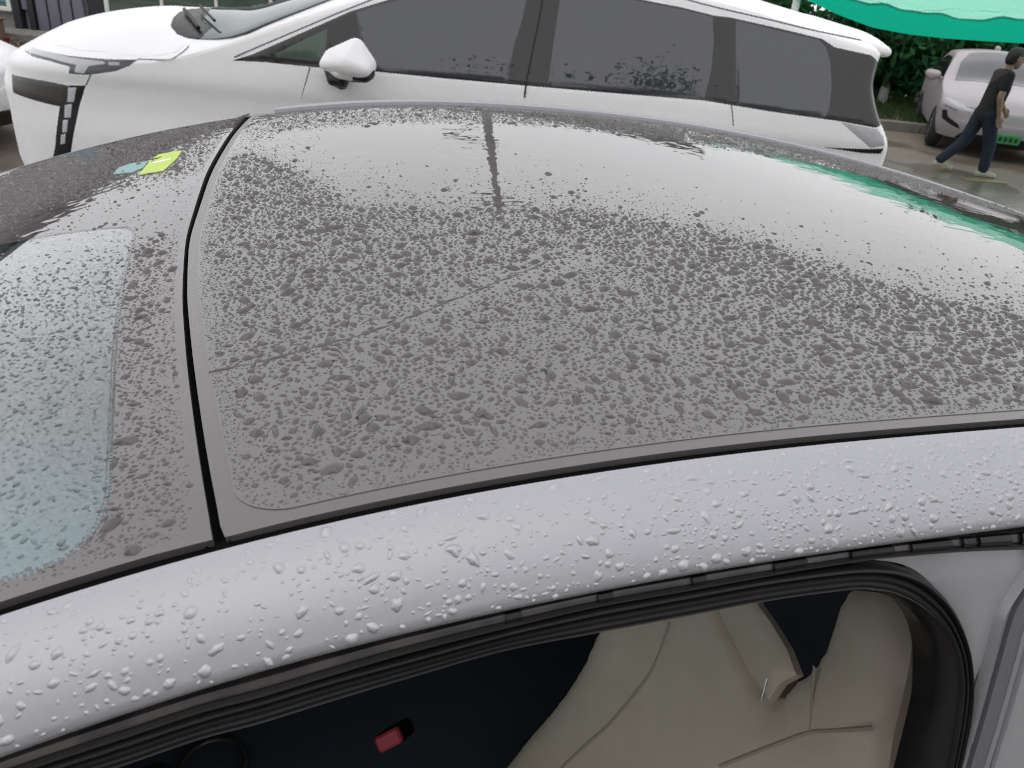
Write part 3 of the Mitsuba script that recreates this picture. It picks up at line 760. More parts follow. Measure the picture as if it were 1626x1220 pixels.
# outer body below the windows
SB = Loft(zs=[(-2.3, .80), (-1.9, .92), (-1.0, 1.08), (-.85, 1.06), (0, 1.02), (1.5, 1.04), (2.5, 1.0)], zc=[(-2.3, .84), (-1.9, 1.02), (-1.0, 1.22), (0, 1.03), (1.5, 1.05), (2.5, 1.05)],
          wz=[(.2, .84), (.5, .90), (.8, .92), (1.05, .90), (1.3, .85)], xf=[(.2, -2.2), (.6, -2.32), (.8, -2.28), (1.05, -2.0), (1.3, -1.6)], xr=[(.2, 2.3), (.7, 2.42), (1.1, 2.36), (1.3, 2.3)], lf=.8, lr=.5)
bm = SB.mesh(60, 14, 8, top=False)
TC = RB.copy()
TC[:3, 3] = car(0, VC, 0)
bm.apply_transform(TC)
add(f'{S}__body', bm, 'silver_paint', smooth=40)


def sb_top(p):
    return SB.top(p) @ TC[:3, :3].T + TC[:3, 3]


def sb_rim(x0, x1):
    x = np.linspace(x0, x1, 26)
    w = SB.w(x, SB.zs(x)) - .002
    return np.vstack([np.stack([x, -w], 1), np.stack([x, w], 1)[::-1]])


add(f'{S}__bonnet', panel(sb_rim(-1.93, -.93), sb_top, .002, .012, .05, ref=UP, bevel=.01), 'silver_paint', smooth=40)
add(f'{S}__boot_lid', panel(sb_rim(1.93, 2.26), sb_top, .002, .012, .05, ref=UP, bevel=.01), 'silver_paint', smooth=40)
# the front door stands wide open beside the photographer
dq = [(0, .30), (1.02, .30), (1.10, .55), (1.12, 1.0), (.98, 1.04), (0, .98)]
dm = trimesh.creation.extrude_polygon(Polygon(dq).buffer(-.03).buffer(.03), .11)
dm.apply_transform(np.array([[1, 0, 0, 0], [0, 0, 1, 0], [0, 1, 0, 0], [0, 0, 0, 1.0]]))
df_ = tube(smooth_line([(.02, .055, .98), (.30, .10, 1.22), (.62, .15, 1.42), (.86, .17, 1.47), (1.02, .14, 1.36), (1.08, .07, 1.02)], 40), .022, 8)
dg = trimesh.creation.extrude_polygon(Polygon([(.04, .99), (.30, 1.21), (.62, 1.41), (.86, 1.45), (1.0, 1.35), (1.06, 1.02)]), .004)
dg.apply_transform(np.array([[1, 0, 0, 0], [0, .15, 1, -.09], [0, 1, 0, 0], [0, 0, 0, 1.0]]))
dh = rod((.82, -.03, .90), (.98, -.03, .90), .014)
TD = TC @ placed_local((-.98, -.93, 0), math.radians(-68))
for m_, mt_, kk in ((dm, 'silver_paint', 'front_door'), (df_, 'rubber', 'front_door__window_frame'), (dg, 'pane_mat', 'front_door__window_pane'), (dh, 'silver_paint', 'front_door__handle')):
    m_.apply_transform(TD)
    add(f'{S}__{kk}', m_, mt_, smooth=35)


def wheel(prefix, x, y, M, r=.34, mt='tyre', wdt=.22):
    t = trimesh.creation.torus(r - .09, .09, major_sections=32, minor_sections=12)
    t.apply_scale([1, 1, wdt / .18])
    t.apply_transform(trimesh.transformations.rotation_matrix(np.pi / 2, [1, 0, 0]))
    rim = trimesh.creation.cylinder(radius=r - .11, height=wdt * .7, sections=28)
    sp_ = [trimesh.creation.box((.05, r - .12, wdt * .8), transform=trimesh.transformations.rotation_matrix(a, [0, 0, 1]) @ trimesh.transformations.translation_matrix([0, (r - .12) / 2, 0])) for a in np.arange(5) * 2 * np.pi / 5]
    rim = joined(rim, *sp_)
    rim.apply_transform(trimesh.transformations.rotation_matrix(np.pi / 2, [1, 0, 0]))
    for m in (t, rim):
        m.apply_translation([x, y, r])
        m.apply_transform(M)
    k = add(f'{prefix}__wheel', t, 'tyre', smooth=40)
    add(f'{k}__rim', rim, 'alloy', smooth=30)


for x in (-1.4, 1.45):
    for y in (-.83, .83):
        wheel(S, x, y, TC)
for far in (False, True):                   # rear side glass behind the pillar and windows of the far side
    q = [(u, z) for u, z in ((.62, 1.05), (1.6, 1.05), (1.7, 1.30), (1.5, 1.40), (.9, 1.50), (.62, 1.525))] if not far else [(-.75, 1.05), (1.6, 1.05), (1.7, 1.30), (1.5, 1.40), (.9, 1.50), (.3, 1.535), (0, 1.51), (-.2, 1.46)]
    fn = (lambda p: flank(p)) if not far else (lambda p: car(p[:, 0], 2 * VC - flank_v(p[:, 0], p[:, 1]), p[:, 1]))
    add(f'{S}__side_window', panel(q, fn, -.004, .006, .05, ref=VX if far else -VX), 'gloss_black', smooth=True)

# ---------------------------------------------------------------- rain on the silver car
def in_poly(p, key):
    return shapely.contains_xy(Polygon(DATA[key]).buffer(0), p[:, 0], p[:, 1])


def scatter(cands, sizes, gap, have=None):
    """keeps each candidate (largest first) that touches no drop kept before"""
    o = np.argsort(-sizes, kind='stable')
    cell = 2.2 * float(np.median(sizes)) + 1e-6
    grid, keep = {}, []
    for i in o:
        x, y, r = cands[i, 0], cands[i, 1], sizes[i]
        gx0, gx1 = int((x - r * 1.0) // cell) - 1, int((x + r) // cell) + 1
        gy0, gy1 = int((y - r) // cell) - 1, int((y + r) // cell) + 1
        ok = True
        for a in range(gx0, gx1 + 1):
            for b in range(gy0, gy1 + 1):
                for (X, Y, Q) in grid.get((a, b), ()):
                    if (X - x) ** 2 + (Y - y) ** 2 < (Q + r) ** 2 * gap:
                        ok = False
                        break
                if not ok:
                    break
            if not ok:
                break
        if ok:
            keep.append(i)
            for a in range(int((x - r) // cell), int((x + r) // cell) + 1):
                for b in range(int((y - r) // cell), int((y + r) // cell) + 1):
                    grid.setdefault((a, b), []).append((x, y, r))
    return np.array(keep)


def drops(fn, c, r, ref, rng, metric=(1, 1), aniso=.35, adir=0.0, height=.5, flat=.0019, seg=14, wob=1.0, cap=False):
    """One array of dome meshes: c centres (N, 2) on the surface fn, r radii in metres; returns (N, M, 3) points and the faces of one drop."""
    n = len(c)
    th = np.linspace(0, 2 * np.pi, seg, endpoint=False)
    out = np.ones((n, seg))
    for k in (2, 3, 4, 5):
        amp = rng.normal(0, .17 / k ** .6, (n, 1)) * (.45 + np.clip(r / .004, 0, 1.3))[:, None] * wob
        out += amp * np.cos(k * th[None] + rng.uniform(0, 6.28, (n, 1)))
    out = np.clip(out, .45, 1.6)
    e = np.clip(np.exp(rng.normal(0, aniso, n)) ** .5, .68, 1.5)
    a = adir + rng.normal(0, .5, n)
    x, y = out * np.cos(th) * e[:, None], out * np.sin(th) / e[:, None]
    ca, sa = np.cos(a)[:, None], np.sin(a)[:, None]
    x, y = (x * ca - y * sa) * r[:, None], (x * sa + y * ca) * r[:, None]
    rho = np.array([1.0, .93, .78, .5])
    prof = np.array([-.02, .135, .39, .75]) if cap else np.array([-.06, .44, .80, .96])
    hmax = np.minimum(height * r, flat) * (1 + rng.normal(0, .1, n))
    P, H = [], []
    for q, h in zip(rho, prof):
        P.append(np.stack([x * q / metric[0], y * q / metric[1]], -1))
        H.append(np.broadcast_to((hmax * h)[:, None], x.shape))
    P.append(np.zeros((n, 1, 2)))
    H.append(hmax[:, None])
    P, H = np.concatenate(P, 1) + c[:, None], np.concatenate(H, 1)
    m = P.shape[1]
    nn = np.repeat(normals_of(fn, c, ref), m, 0)
    V = fn(P.reshape(-1, 2)) + nn * H.reshape(-1, 1)
    i = np.arange(4 * seg).reshape(4, seg)
    j = np.roll(i, -1, 1)
    f = np.concatenate([np.stack([i[:-1], j[:-1], j[1:]], -1).reshape(-1, 3), np.stack([i[:-1], j[1:], i[1:]], -1).reshape(-1, 3), np.stack([i[-1], j[-1], np.full(seg, 4 * seg)], -1)])
    V = V.reshape(n, m, 3)
    a, b, cc_ = V[0, f[0, 0]], V[0, f[0, 1]], V[0, f[0, 2]]
    if np.cross(b - a, cc_ - a) @ nn[0] < 0:
        f = f[:, ::-1]
    return V, f


def pack(V, f):
    n, m, _ = V.shape
    return trimesh.Trimesh(V.reshape(-1, 3), (f[None] + (np.arange(n) * m)[:, None, None]).reshape(-1, 3), process=False)


fe = np.array(DATA['film_edge'])
fe = fe[np.argsort(fe[:, 0])]


def film_v(u):
    return np.interp(u, fe[:, 0], fe[:, 1])


def place_roof(n, region, seed):
    rng = np.random.default_rng(seed)
    c = rng.uniform([-.1, .28], [1.35, 1.40], (n, 2)) if region == 'roof' else rng.uniform([-.5, .24], [-.05, 1.4], (n, 2))
    r = np.exp(rng.normal(math.log(.00077), .46, n)) + (rng.random(n) < .010) * rng.uniform(.0010, .0038, n)
    if region == 'roof':
        ok = shapely.contains_xy(inner, c[:, 0], c[:, 1]) & (shapely.distance(shapely.boundary(inner), shapely.points(c)) > .0012 + 1.7 * r * (r > .0015))
        d = c[:, 1] - film_v(c[:, 0])
        left = np.clip((.06 - c[:, 0]) / .08, 0, 1)
        lim = np.where(d < -.02, 1.0, np.where(d < 0, .55, np.exp(-d / .05) * .30 + .05 * left + .8 * np.clip((c[:, 1] + .28 * np.maximum(c[:, 0] - .4, 0) - 1.17) / .06, 0, 1)))
        r = r * (.55 + .45 * np.clip(shapely.distance(shapely.boundary(inner), shapely.points(c)) / .03, 0, 1))
        big = fbm2(c * 9.0)
        lim = lim * np.clip(.35 + 1.3 * big, .25, 1)
        lim = np.where(in_poly(c, 'clear1') | in_poly(c, 'clear2'), lim * .45, lim)
        r = np.where(d > -.02, r * .75, r) * (.75 + .55 * fbm2(c * 7 + 31))
        r *= np.where(c[:, 0] > .25, 1.12, 1.0)
    else:
        ok = shapely.contains_xy(Polygon(frit).buffer(-.006), c[:, 0], c[:, 1])
        lim = np.maximum(np.clip((.80 - c[:, 1]) / .1, .06, 1), .8 * np.clip((c[:, 1] - .98) / .08, 0, 1)) * np.clip(.3 + 1.2 * fbm2(c * 9 + 5), .2, 1)
        lim = np.where(in_poly(c, 'pane'), lim * .35, lim)
        r = r * (.5 + .5 * np.clip(shapely.distance(shapely.boundary(Polygon(frit)), shapely.points(c)) / .03, 0, 1))
        r = np.where(in_poly(c, 'pane'), np.minimum(r, .002), r * 1.15)
    ok &= rng.random(n) < lim
    c, r = c[ok], np.clip(r[ok], .00042, .0050)
    k = scatter(c, r, 1.12)
    return c[k], r[k]


def fbm2(p):
    import meshkit
    q = np.stack([p[:, 0], p[:, 1], np.zeros(len(p))], 1)
    return np.clip(.5 + .5 * meshkit.fbm(q), 0, 1) if meshkit.fbm(q[:4]).min() < -1e-9 else np.clip(meshkit.fbm(q) * .5 + .5, 0, 1)


drop_n = 0


def spread_drops(c, r, fn, ref, mt, stuff_key, stuff_label, one_label, group, most, rng, **k):
    global drop_n
    o = np.argsort(-r / (.25 + np.linalg.norm(fn(c) - CAM, axis=1)) ** 1.0, kind='stable')
    V, f = drops(fn, c[o], r[o], ref, rng, **k)
    for i in range(most):
        add('raindrop', trimesh.Trimesh(V[i], f, process=False), mt, smooth=True, label=one_label, category='raindrop', group=group)
        drop_n += 1
    add(stuff_key, pack(V[most:], f), mt, smooth=True, label=stuff_label, category='raindrops', kind='stuff')


rc, rr = place_roof(330000, 'roof', 11)
spread_drops(rc, rr, roof, UP, 'drop_mat', 'roof_raindrops', 'fine rain beads scattered over the dark glass roof', 'large raindrop sitting on the dark glass roof', 'large raindrops on the glass roof', 170, np.random.default_rng(3), wob=.95, aniso=.5, height=.64, flat=.0028, cap=True, adir=-.25)
wc_, wr_ = place_roof(80000, 'frit', 12)
on = in_poly(wc_, 'pane')
spread_drops(wc_[~on], wr_[~on], roof, UP, 'drop_mat', 'border_raindrops', 'fine rain beads on the black windshield border', 'large raindrop on the black border of the windshield', 'large raindrops on the windshield border', 30, np.random.default_rng(4), wob=.95, aniso=.5, height=.64, flat=.0028, cap=True, adir=-.3)
spread_drops(wc_[on], wr_[on], roof, UP, 'water_mat', 'pane_raindrops', 'fine rain beads on the teal windshield pane', 'large raindrop on the teal pane of the windshield', 'large raindrops on the windshield pane', 20, np.random.default_rng(5), height=.42, adir=-.5, cap=True, wob=.7)
# rain on the painted rail: (u, s)
rng = np.random.default_rng(21)
c = rng.uniform([-.2, .03], [.60, 1.0], (5200, 2))
r = np.exp(rng.normal(math.log(.00098), .42, len(c))) + (rng.random(len(c)) < .06) * rng.uniform(.0006, .0022, len(c))
r = np.where(c[:, 0] > .2, np.minimum(r, .0032) * .9, r)
r = np.clip(r, .00085, .0040)
q = c * [1, .066]
k = scatter(q, r, 1.02)
k = k[(rng.random(len(k)) < np.where(c[k, 0] > .16, .85, .60))]
spread_drops(c[k], r[k], rail, -VX + np.array([0, 0, 1.0]), 'rail_drop_mat', 'rail_raindrops', 'clear rain beads on the silver roof rail', 'large clear raindrop on the silver roof rail', 'large raindrops on the roof rail', 60, np.random.default_rng(6), metric=(1, .066), height=.44, flat=.0018, wob=.62, adir=1.3, cap=True, seg=24)
# thin lines of water: along the glass edge and an old wipe mark
wl = smooth_line(DATA['wipe'], 60)
wl = wl + np.random.default_rng(8).normal(0, .0006, wl.shape)
add('water_streak', tube(roof(wl) - [0, 0, .0003], .0010 + .0004 * np.sin(np.arange(60) * .9), 8), 'drop_mat', smooth=True, label='thin wavy line of water on the dark glass roof', category='water streak')

# ---------------------------------------------------------------- white people carrier
M = thing('people_carrier', 'white people carrier with dark side windows parked behind the silver car', 'people carrier')
MP = MPV.mesh(150, 50, 16)
MP.vertices = mpv_world(np.array(MP.vertices))
add(f'{M}__body', MP, 'white_paint', smooth=38)
SIDE, TOP = (0, -1, .15), (-.1, -.5, 1)


def mp(key, data, mt, lift=.004, thick=.012, step=.03, fn=mpv_side, ref=SIDE, label=None, **k):
    return add(f'{M}__{key}', panel(DATA[data], fn, lift, thick, step, ref=ref, **k), mt, smooth=50, **({'label': label} if label else {}))


mp('window_surround', 'm_dlo', 'pillar_gloss', .004, step=.018, label='black glossy surround of the side windows', bevel=.006)
for d in ('m_q2', 'm_q3', 'm_q4'):
    mp('side_window', d, 'dark_pane', .0065, .004, .02, bevel=.003)
mp('corner_window', 'm_q1', 'shop_pane', .0065, .004, bevel=.003)
TM = np.eye(4)
TM[:3, :3] = np.array([[math.cos(MPV_A), -math.sin(MPV_A), 0], [math.sin(MPV_A), math.cos(MPV_A), 0], [0, 0, 1]])
TM[1, 3] = MPV_Y


for nm, q in (('front_door', [(-1.475, 1.215), (-.80, 1.222), (-.195, 1.222), (-.20, .95), (-.22, .42), (-1.62, .42), (-1.60, .75), (-1.535, 1.04)]), ('rear_door', [(-.175, 1.222), (.40, 1.226), (.92, 1.233), (1.085, 1.226), (1.125, 1.10), (1.05, .80), (.85, .55), (.78, .42), (-.20, .42), (-.18, .95)])):
    add(f'{M}__{nm}', panel(q, mpv_side, .0025, .006, .02, ref=SIDE), 'white_paint', smooth=50)
bq = [(-2.235, -.80), (-2.262, -.88), (-2.40, -.905), (-2.6, -.888), (-2.85, -.84), (-3.05, -.72), (-3.18, -.48), (-3.24, 0)]
bq = bq + [(x, -y) for x, y in bq[-2::-1]] + [(-2.40, .66), (-2.52, .40), (-2.55, 0), (-2.52, -.40), (-2.40, -.66)]
add(f'{M}__bonnet', panel(bq, mpv_top, .004, .010, .03, ref=(0, 0, 1), bevel=.004), 'white_paint', smooth=50)
hl_ = mp('headlight', 'm_headlight', 'lamp_grey', .004, .014, .02, bevel=.006, label='slim dark headlight running round the bonnet edge')
add(f'{hl_}__light_bar', panel(DATA['m_lightbar'], mpv_side, .0075, .006, .02, ref=SIDE, bevel=.003), 'lamp_lens', smooth=50)
add(f'{hl_}__light_bar', panel(DATA['m_lightbar2'], mpv_side, .0075, .006, .02, ref=SIDE, bevel=.003), 'lamp_lens', smooth=50)
mp('grille', 'm_grille', 'grille_gloss', .004, .014, .02, bevel=.006, label='dark gloss grille band across the nose')
dr_ = mp('running_light', 'm_drl', 'black_trim', .004, .014, .02, bevel=.004, label='black upright lamp strip at the nose corner')
for d in ('m_led', 'm_led2', 'm_led3', 'm_led4'):
    add(f'{dr_}__lens', panel(DATA[d], mpv_side, .0085, .006, .012, ref=SIDE, bevel=.003), 'lamp_lens', smooth=50)
mp('tail_light', 'm_tail', 'tail_lens', .006, .016, .02, bevel=.008)
mp('rear_trim', 'm_tailblk', 'black_trim', .003, .014, .02)
for d, wdt in (('m_bumper_seam', .007), ('m_bseam', .010), ('m_fseam', .007), ('m_rseam', .007), ('m_dseam', .008), ('m_roofseam', .008)):
    add(f'{M}__panel_gap', seam(DATA[d], mpv_side, wdt, .0065 if d == 'm_bseam' else .0012, ref=SIDE), 'black_trim' if d == 'm_bseam' else 'lamp_grey', smooth=True)
add(f'{M}__panel_gap', seam(DATA['m_hood_seam'], mpv_top, .010, .0015, ref=TOP), 'lamp_grey', smooth=True)
mp('windshield', 'm_glass', 'screen_pane', .004, .012, .04, fn=mpv_top, ref=TOP, bevel=.006)
mp('cowl', 'm_cowl', 'black_trim', .008, .012, .03, fn=mpv_top, ref=TOP, bevel=.008, label='black wiper cowl at the foot of the windscreen')
cw = np.array(DATA['m_cowl'])
wp = np.linspace(cw[0] + [.05, .05], cw[6] + [.05, -.05], 10)
add(f'{M}__wiper', tube(mpv_top(wp) + [0, 0, .03], .012), 'rubber', smooth=True)
add(f'{M}__wiper', tube(mpv_top(wp + [.09, .03]) + [0, 0, .045], .009), 'rubber', smooth=True)
# crest of the side window sill and a lower crease
# door mirror
mr = at = mpv_side(np.array([[-1.30, 1.19]]))[0]
cap = limb_mesh([[(mr + [.00, -.17, .115], .055), (mr + [.13, -.16, .18], .055), (mr + [.19, -.17, .10], .06), (mr + [.10, -.26, .10], .06), (mr + [-.03, -.22, .085], .035), (mr + [.19, -.25, .08], .045)]], .02, 4)
low_ = limb_mesh([[(mr + [-.01, -.20, .075], .03), (mr + [.12, -.22, .045], .035), (mr + [.05, -.25, .05], .03)]], .02, 3)
blk = limb_mesh([[(mr + [.12, -.21, .045], .035), (mr + [.21, -.20, .06], .04), (mr + [.20, -.24, .045], .035), (mr + [.10, -.19, .03], .03)]], .02, 3)
stem = limb_mesh([[(mr + [-.06, .0, .04], .04), (mr + [-.02, -.10, -.01], .035), (mr + [.04, -.12, -.005], .04)], [(mr + [.04, -.12, -.005], .04), (mr + [.06, -.18, .06], .035)], [(mr + [-.02, 0, -.01], .05), (mr + [.03, -.10, -.02], .04)]], .02, 4)
add(f'{M}__mirror', cap, 'white_paint', smooth=True, label='white door mirror cap')
add(f'{M}__mirror__lower_cap', low_, 'white_paint', smooth=True)
add(f'{M}__mirror__housing', blk, 'black_trim', smooth=True)
add(f'{M}__mirror__foot', stem, 'black_trim', smooth=True)
for x in (-2.45, 1.2):
    for y in (-.86, .86):
        wheel(M, x, y, TM, .36)
# rear spoiler lip
e = MPV.side(np.array([[x, z] for x, z in DATA['m_roofseam'][2:]]))
sp_l = [(mpv_world(MPV.top(np.array([[1.75, y]])))[0]) for y in np.linspace(-.66, .66, 9)]
spo = limb_mesh([[(a + [0, 0, -.055], .06), (b + [0, 0, -.055], .06), (a + [.36, .03, -.085], .03), (b + [.36, .03, -.085], .03)] for a, b in zip(sp_l[:-1], sp_l[1:])], .05, 3)
add(f'{M}__spoiler', spo, 'white_paint', smooth=True, label='white roof spoiler over the tail')

# ---------------------------------------------------------------- other cars
CARL = dict(zs=[(-2.4, .66), (-2.2, .72), (-1.9, .80), (-1.2, .93), (-.9, 1.0), (-.2, 1.28), (.3, 1.40), (1.0, 1.40), (1.6, 1.28), (2.1, 1.06), (2.4, .98)],
            zc=[(-2.4, .70), (-2.2, .84), (-1.9, .92), (-1.2, 1.02), (-.95, 1.05), (-.2, 1.36), (.3, 1.48), (1.0, 1.48), (1.6, 1.38), (2.1, 1.12), (2.4, 1.02)],
            wz=[(.18, .84), (.45, .92), (.7, .94), (.9, .92), (1.05, .88), (1.25, .78), (1.5, .66)],
            xf=[(.18, -2.25), (.5, -2.40), (.66, -2.40), (.8, -2.22), (1.0, -1.6), (1.3, -.6), (1.5, .2)], xr=[(.18, 2.25), (.6, 2.42), (1.0, 2.35), (1.2, 2.0), (1.5, 1.4)], lf=.75, lr=.5)


def placed(pos, ang):
    t = np.eye(4)
    t[:3, :3] = [[math.cos(ang), -math.sin(ang), 0], [math.sin(ang), math.cos(ang), 0], [0, 0, 1]]
    t[:3, 3] = pos
    return t


def parked_car(key, label, paint, pos, ang, group=None):
    c = thing(key, label, 'car', group)
    L = Loft(**CARL)
    t = placed(pos, ang)

    def w_(q):
        return np.asarray(q) @ t[:3, :3].T + t[:3, 3]
    b = L.mesh(70, 22, 12)
    b.apply_transform(t)
    add(f'{c}__body', b, paint, smooth=38)

    def pan(k, poly, fn, mt, lift=.005, ref=(0, 0, 1), step=.04, **kw):
        rr = t[:3, :3] @ np.asarray(ref, float)
        return add(f'{c}__{k}', panel(poly, lambda p: w_(fn(p)), lift, .015, step, ref=rr, **kw), mt, smooth=45)
    pan('windshield', [(-.95, -.74), (-1.02, -.3), (-1.04, 0), (-1.02, .3), (-.95, .74), (-.30, .66), (.10, .52), (.14, 0), (.10, -.52), (-.30, -.66)], L.top, 'dark_pane', step=.06)
    for s in (-1, 1):
        pan('side_window', [(-.80, .99), (-.30, 1.17), (.2, 1.31), (1.0, 1.32), (1.5, 1.22), (1.85, 1.05), (1.0, 1.0)], lambda p: L.side(p) * [1, s * -1, 1] * [1, -1, 1] if s > 0 else L.side(p), 'gloss_black', ref=(0, s, .2)) if s < 0 else \
            pan('side_window', [(-.80, .99), (-.30, 1.17), (.2, 1.31), (1.0, 1.32), (1.5, 1.22), (1.85, 1.05), (1.0, 1.0)], lambda p: L.side(p) * [1, -1, 1], 'gloss_black', ref=(0, 1, .2))
        pan('headlight', [(s * .50, .69), (s * .62, .735), (s * .80, .79), (s * .90, .80), (s * .89, .765), (s * .72, .70), (s * .55, .665)], L.front, 'lamp_lens', ref=(-1, s * .5, .2), step=.03, bevel=.01)
        pan('side_intake', [(s * .60, .40), (s * .74, .44), (s * .86, .50), (s * .89, .62), (s * .84, .63), (s * .80, .54), (s * .64, .46)], L.front, 'black_trim', ref=(-1, s * .4, 0), step=.03)
        pan('marker_light', [(s * .70, .655), (s * .88, .70), (s * .88, .685), (s * .70, .64)], L.front, 'lamp_grey', ref=(-1, s * .4, 0), step=.02)
        m = limb_mesh([[((-.62, s * 1.00, 1.04), .07), ((-.58, s * 1.12, 1.05), .065), ((-.60, s * 1.06, 1.00), .06)], [((-.60, s * .86, .98), .03), ((-.60, s * 1.02, 1.02), .03)]], .03, 3)
        m.apply_transform(t)
        add(f'{c}__mirror', m, paint, smooth=True)
    pan('lower_grille', [(-.55, .36), (.55, .36), (.62, .27), (.5, .22), (-.5, .22), (-.62, .27)], L.front, 'black_trim', ref=(-1, 0, 0), step=.04)
    pan('bonnet_gap', [(-.62, .72), (0, .735), (.62, .72), (.62, .712), (0, .726), (-.62, .712)], L.front, 'lamp_grey', lift=.003, ref=(-1, 0, .3), step=.03)
    pan('bumper_crease', [(-.70, .545), (0, .555), (.70, .545), (.66, .50), (0, .51), (-.66, .50)], L.front, 'suv_shade' if paint == 'suv_paint' else paint, lift=-.0005, ref=(-1, 0, 0), step=.03)
    for x in (-1.42, 1.42):
        for y in (-.84, .84):
            wheel(c, x, y, t, .34)
    return c, L, w_, pan, t


principled('suv_shade', (.40, .36, .40), rough=.4, metal=.2)
SUV_T = math.atan2(.95, .33)
V, L, w_, pan, tS = parked_car('crossover', 'pale lilac silver crossover with a green number plate behind the walking person', 'suv_paint', (7.02 + .33 * 2.3, 12.5 + .95 * 2.3, .0), SUV_T)
pl = pan('number_plate', [(-.24, .42), (.24, .42), (.24, .29), (-.24, .29)], L.front, 'plate_green', lift=.012, ref=(-1, 0, 0))
for k, yy in enumerate(np.linspace(-.18, .18, 6)):
    add(f'{pl}__character', panel([(yy - .02, .385), (yy + .02, .385), (yy + .018, .325), (yy - .02, .325)], lambda p: w_(L.front(p)), .015, .003, .02, ref=tS[:3, :3] @ np.array([-1.0, 0, 0])), 'plate_print', smooth=False)
ant = limb_mesh([[((.95, 0, 1.50), .05), ((1.12, 0, 1.53), .02)]], .03, 2)
ant.apply_transform(tS)
add(f'{V}__roof_fin', ant, 'suv_paint', smooth=True)
parked_car('white_car', 'white car whose nose just shows at the left edge of the photo', 'white_paint', (-7.06, 7.02, 0), math.radians(183), None)

# ---------------------------------------------------------------- the walking person: faces +x, seen from the right-hand side
P = thing('person', 'person in a black t-shirt and dark jeans walking past the parked crossover', 'person')
B0 = np.array([5.95, 11.15, 0.0])


def J(x, y, z):
    return B0 + [x, y, z]


hipR, hipL = J(.00, -.085, .80), J(-.02, .085, .80)
knR, knL = J(.13, -.09, .43), J(-.13, .09, .42)
anR, anL = J(.16, -.09, .085), J(-.36, .09, .12)
chest, shR, shL, neck, head = J(.03, 0, 1.16), J(.01, -.17, 1.285), J(.06, .17, 1.285), J(.055, 0, 1.36), J(.11, 0, 1.495)
elR, haR = J(-.03, -.23, 1.03), J(.04, -.23, .80)
elL, haL = J(.16, .23, 1.05), J(.30, .20, .87)
arm = [[(shR, .052), (elR, .040)], [(elR, .040), (haR, .027)], [(shL, .052), (elL, .040)], [(elL, .040), (haL, .027)]]


def hand(h, d, s):
    """palm, four curled fingers and a thumb"""
    d = d / np.linalg.norm(d)
    f = np.array([1.0, 0, 0]) - d * d[0]
    f /= np.linalg.norm(f)
    n = np.cross(d, f)
    o = [[(h, .026), (h + d * .07 + f * .022, .017), (h + d * .07 - f * .022, .016)]]
    for i, (a, ln) in enumerate(zip((.027, .010, -.008, -.025), (.065, .072, .068, .054))):
        k = h + d * .075 + f * a
        m = k + d * ln * .55 + n * s * .010
        o += [[(k, .0095), (m, .0085)], [(m, .0085), (m + d * ln * .35 + n * s * .026, .0075)]]
    tb = h + d * .02 + f * .026
    o += [[(tb, .011), (tb + d * .035 + f * .020, .0095)], [(tb + d * .035 + f * .020, .0095), (tb + d * .062 + f * .022 + n * s * .008, .008)]]
    return o


body = arm + hand(haR, haR - elR, 1) + hand(haL, haL - elL, -1) + [
    [(neck - [0, 0, .06], .055), (neck + [.02, 0, .06], .052)],
    [(head + [-.01, 0, .02], .092), (head + [.015, 0, -.045], .070), (head + [.045, 0, -.085], .040)],
    [(head + [.035, 0, .03], .072), (head + [.04, 0, -.04], .058)],
    [(head + [.105, 0, -.005], .010), (head + [.120, 0, -.028], .013), (head + [.085, 0, -.03], .018)],
    [(head + [.085, -.014, -.062], .014), (head + [.085, .014, -.062], .014)],
    [(head + [-.01, -.090, -.01], .018), (head + [0, -.088, .018], .016)], [(head + [-.01, .090, -.01], .018), (head + [0, .088, .018], .016)],
    [(shR, .05), (shL, .05), (chest, .10)], [(anR, .045), (knR, .05)], [(anL, .045), (knL, .05)]]
add(f'{P}__body', limb_mesh(body, .012, 6), 'skin', smooth=True)
for s in (-1, 1):
    add(f'{P}__eye', trimesh.creation.icosphere(2, .011).apply_translation(head + [.088, s * .030, .012]), 'hair', smooth=True)
hairm = limb_mesh([[(head + [-.020, 0, .035], .098), (head + [-.045, 0, -.015], .080)], [(head + [.025, 0, .065], .072), (head + [-.03, 0, .06], .080)]], .015, 4)
add(f'{P}__hair', hairm, 'hair', smooth=True, label='short black hair')
shirt = [[(shR + [0, .01, -.01], .075), (shL + [0, -.01, -.01], .075), (chest, .125), (chest + [0, -.06, -.05], .115), (chest + [0, .06, -.05], .115)],
         [(chest + [0, -.05, -.05], .118), (chest + [0, .05, -.05], .118), (J(.0, -.06, .86), .112), (J(.0, .06, .86), .112)],
         [(J(.0, -.06, .86), .118), (J(.0, .06, .86), .118), (J(.0, -.06, .78), .120), (J(.0, .06, .78), .120)],
         [(shR, .075), (shR * .45 + elR * .55, .064)], [(shL, .075), (shL * .45 + elL * .55, .064)], [(neck - [.01, 0, .05], .066), (shR, .05), (shL, .05)]]
add(f'{P}__shirt', limb_mesh(shirt, .02, 6), 'shirt_black', smooth=True, label='black short-sleeved t-shirt')
jeans = [[(hipR, .112), (hipL, .112), (J(0, 0, .84), .112)], [(hipR, .108), (knR, .078)], [(knR, .078), (anR + [0, 0, .03], .068)], [(hipL, .108), (knL, .078)], [(knL, .078), (anL + [0, 0, .03], .066)]]
add(f'{P}__jeans', limb_mesh(jeans, .02, 6), 'jeans_navy', smooth=True, label='dark navy jeans')
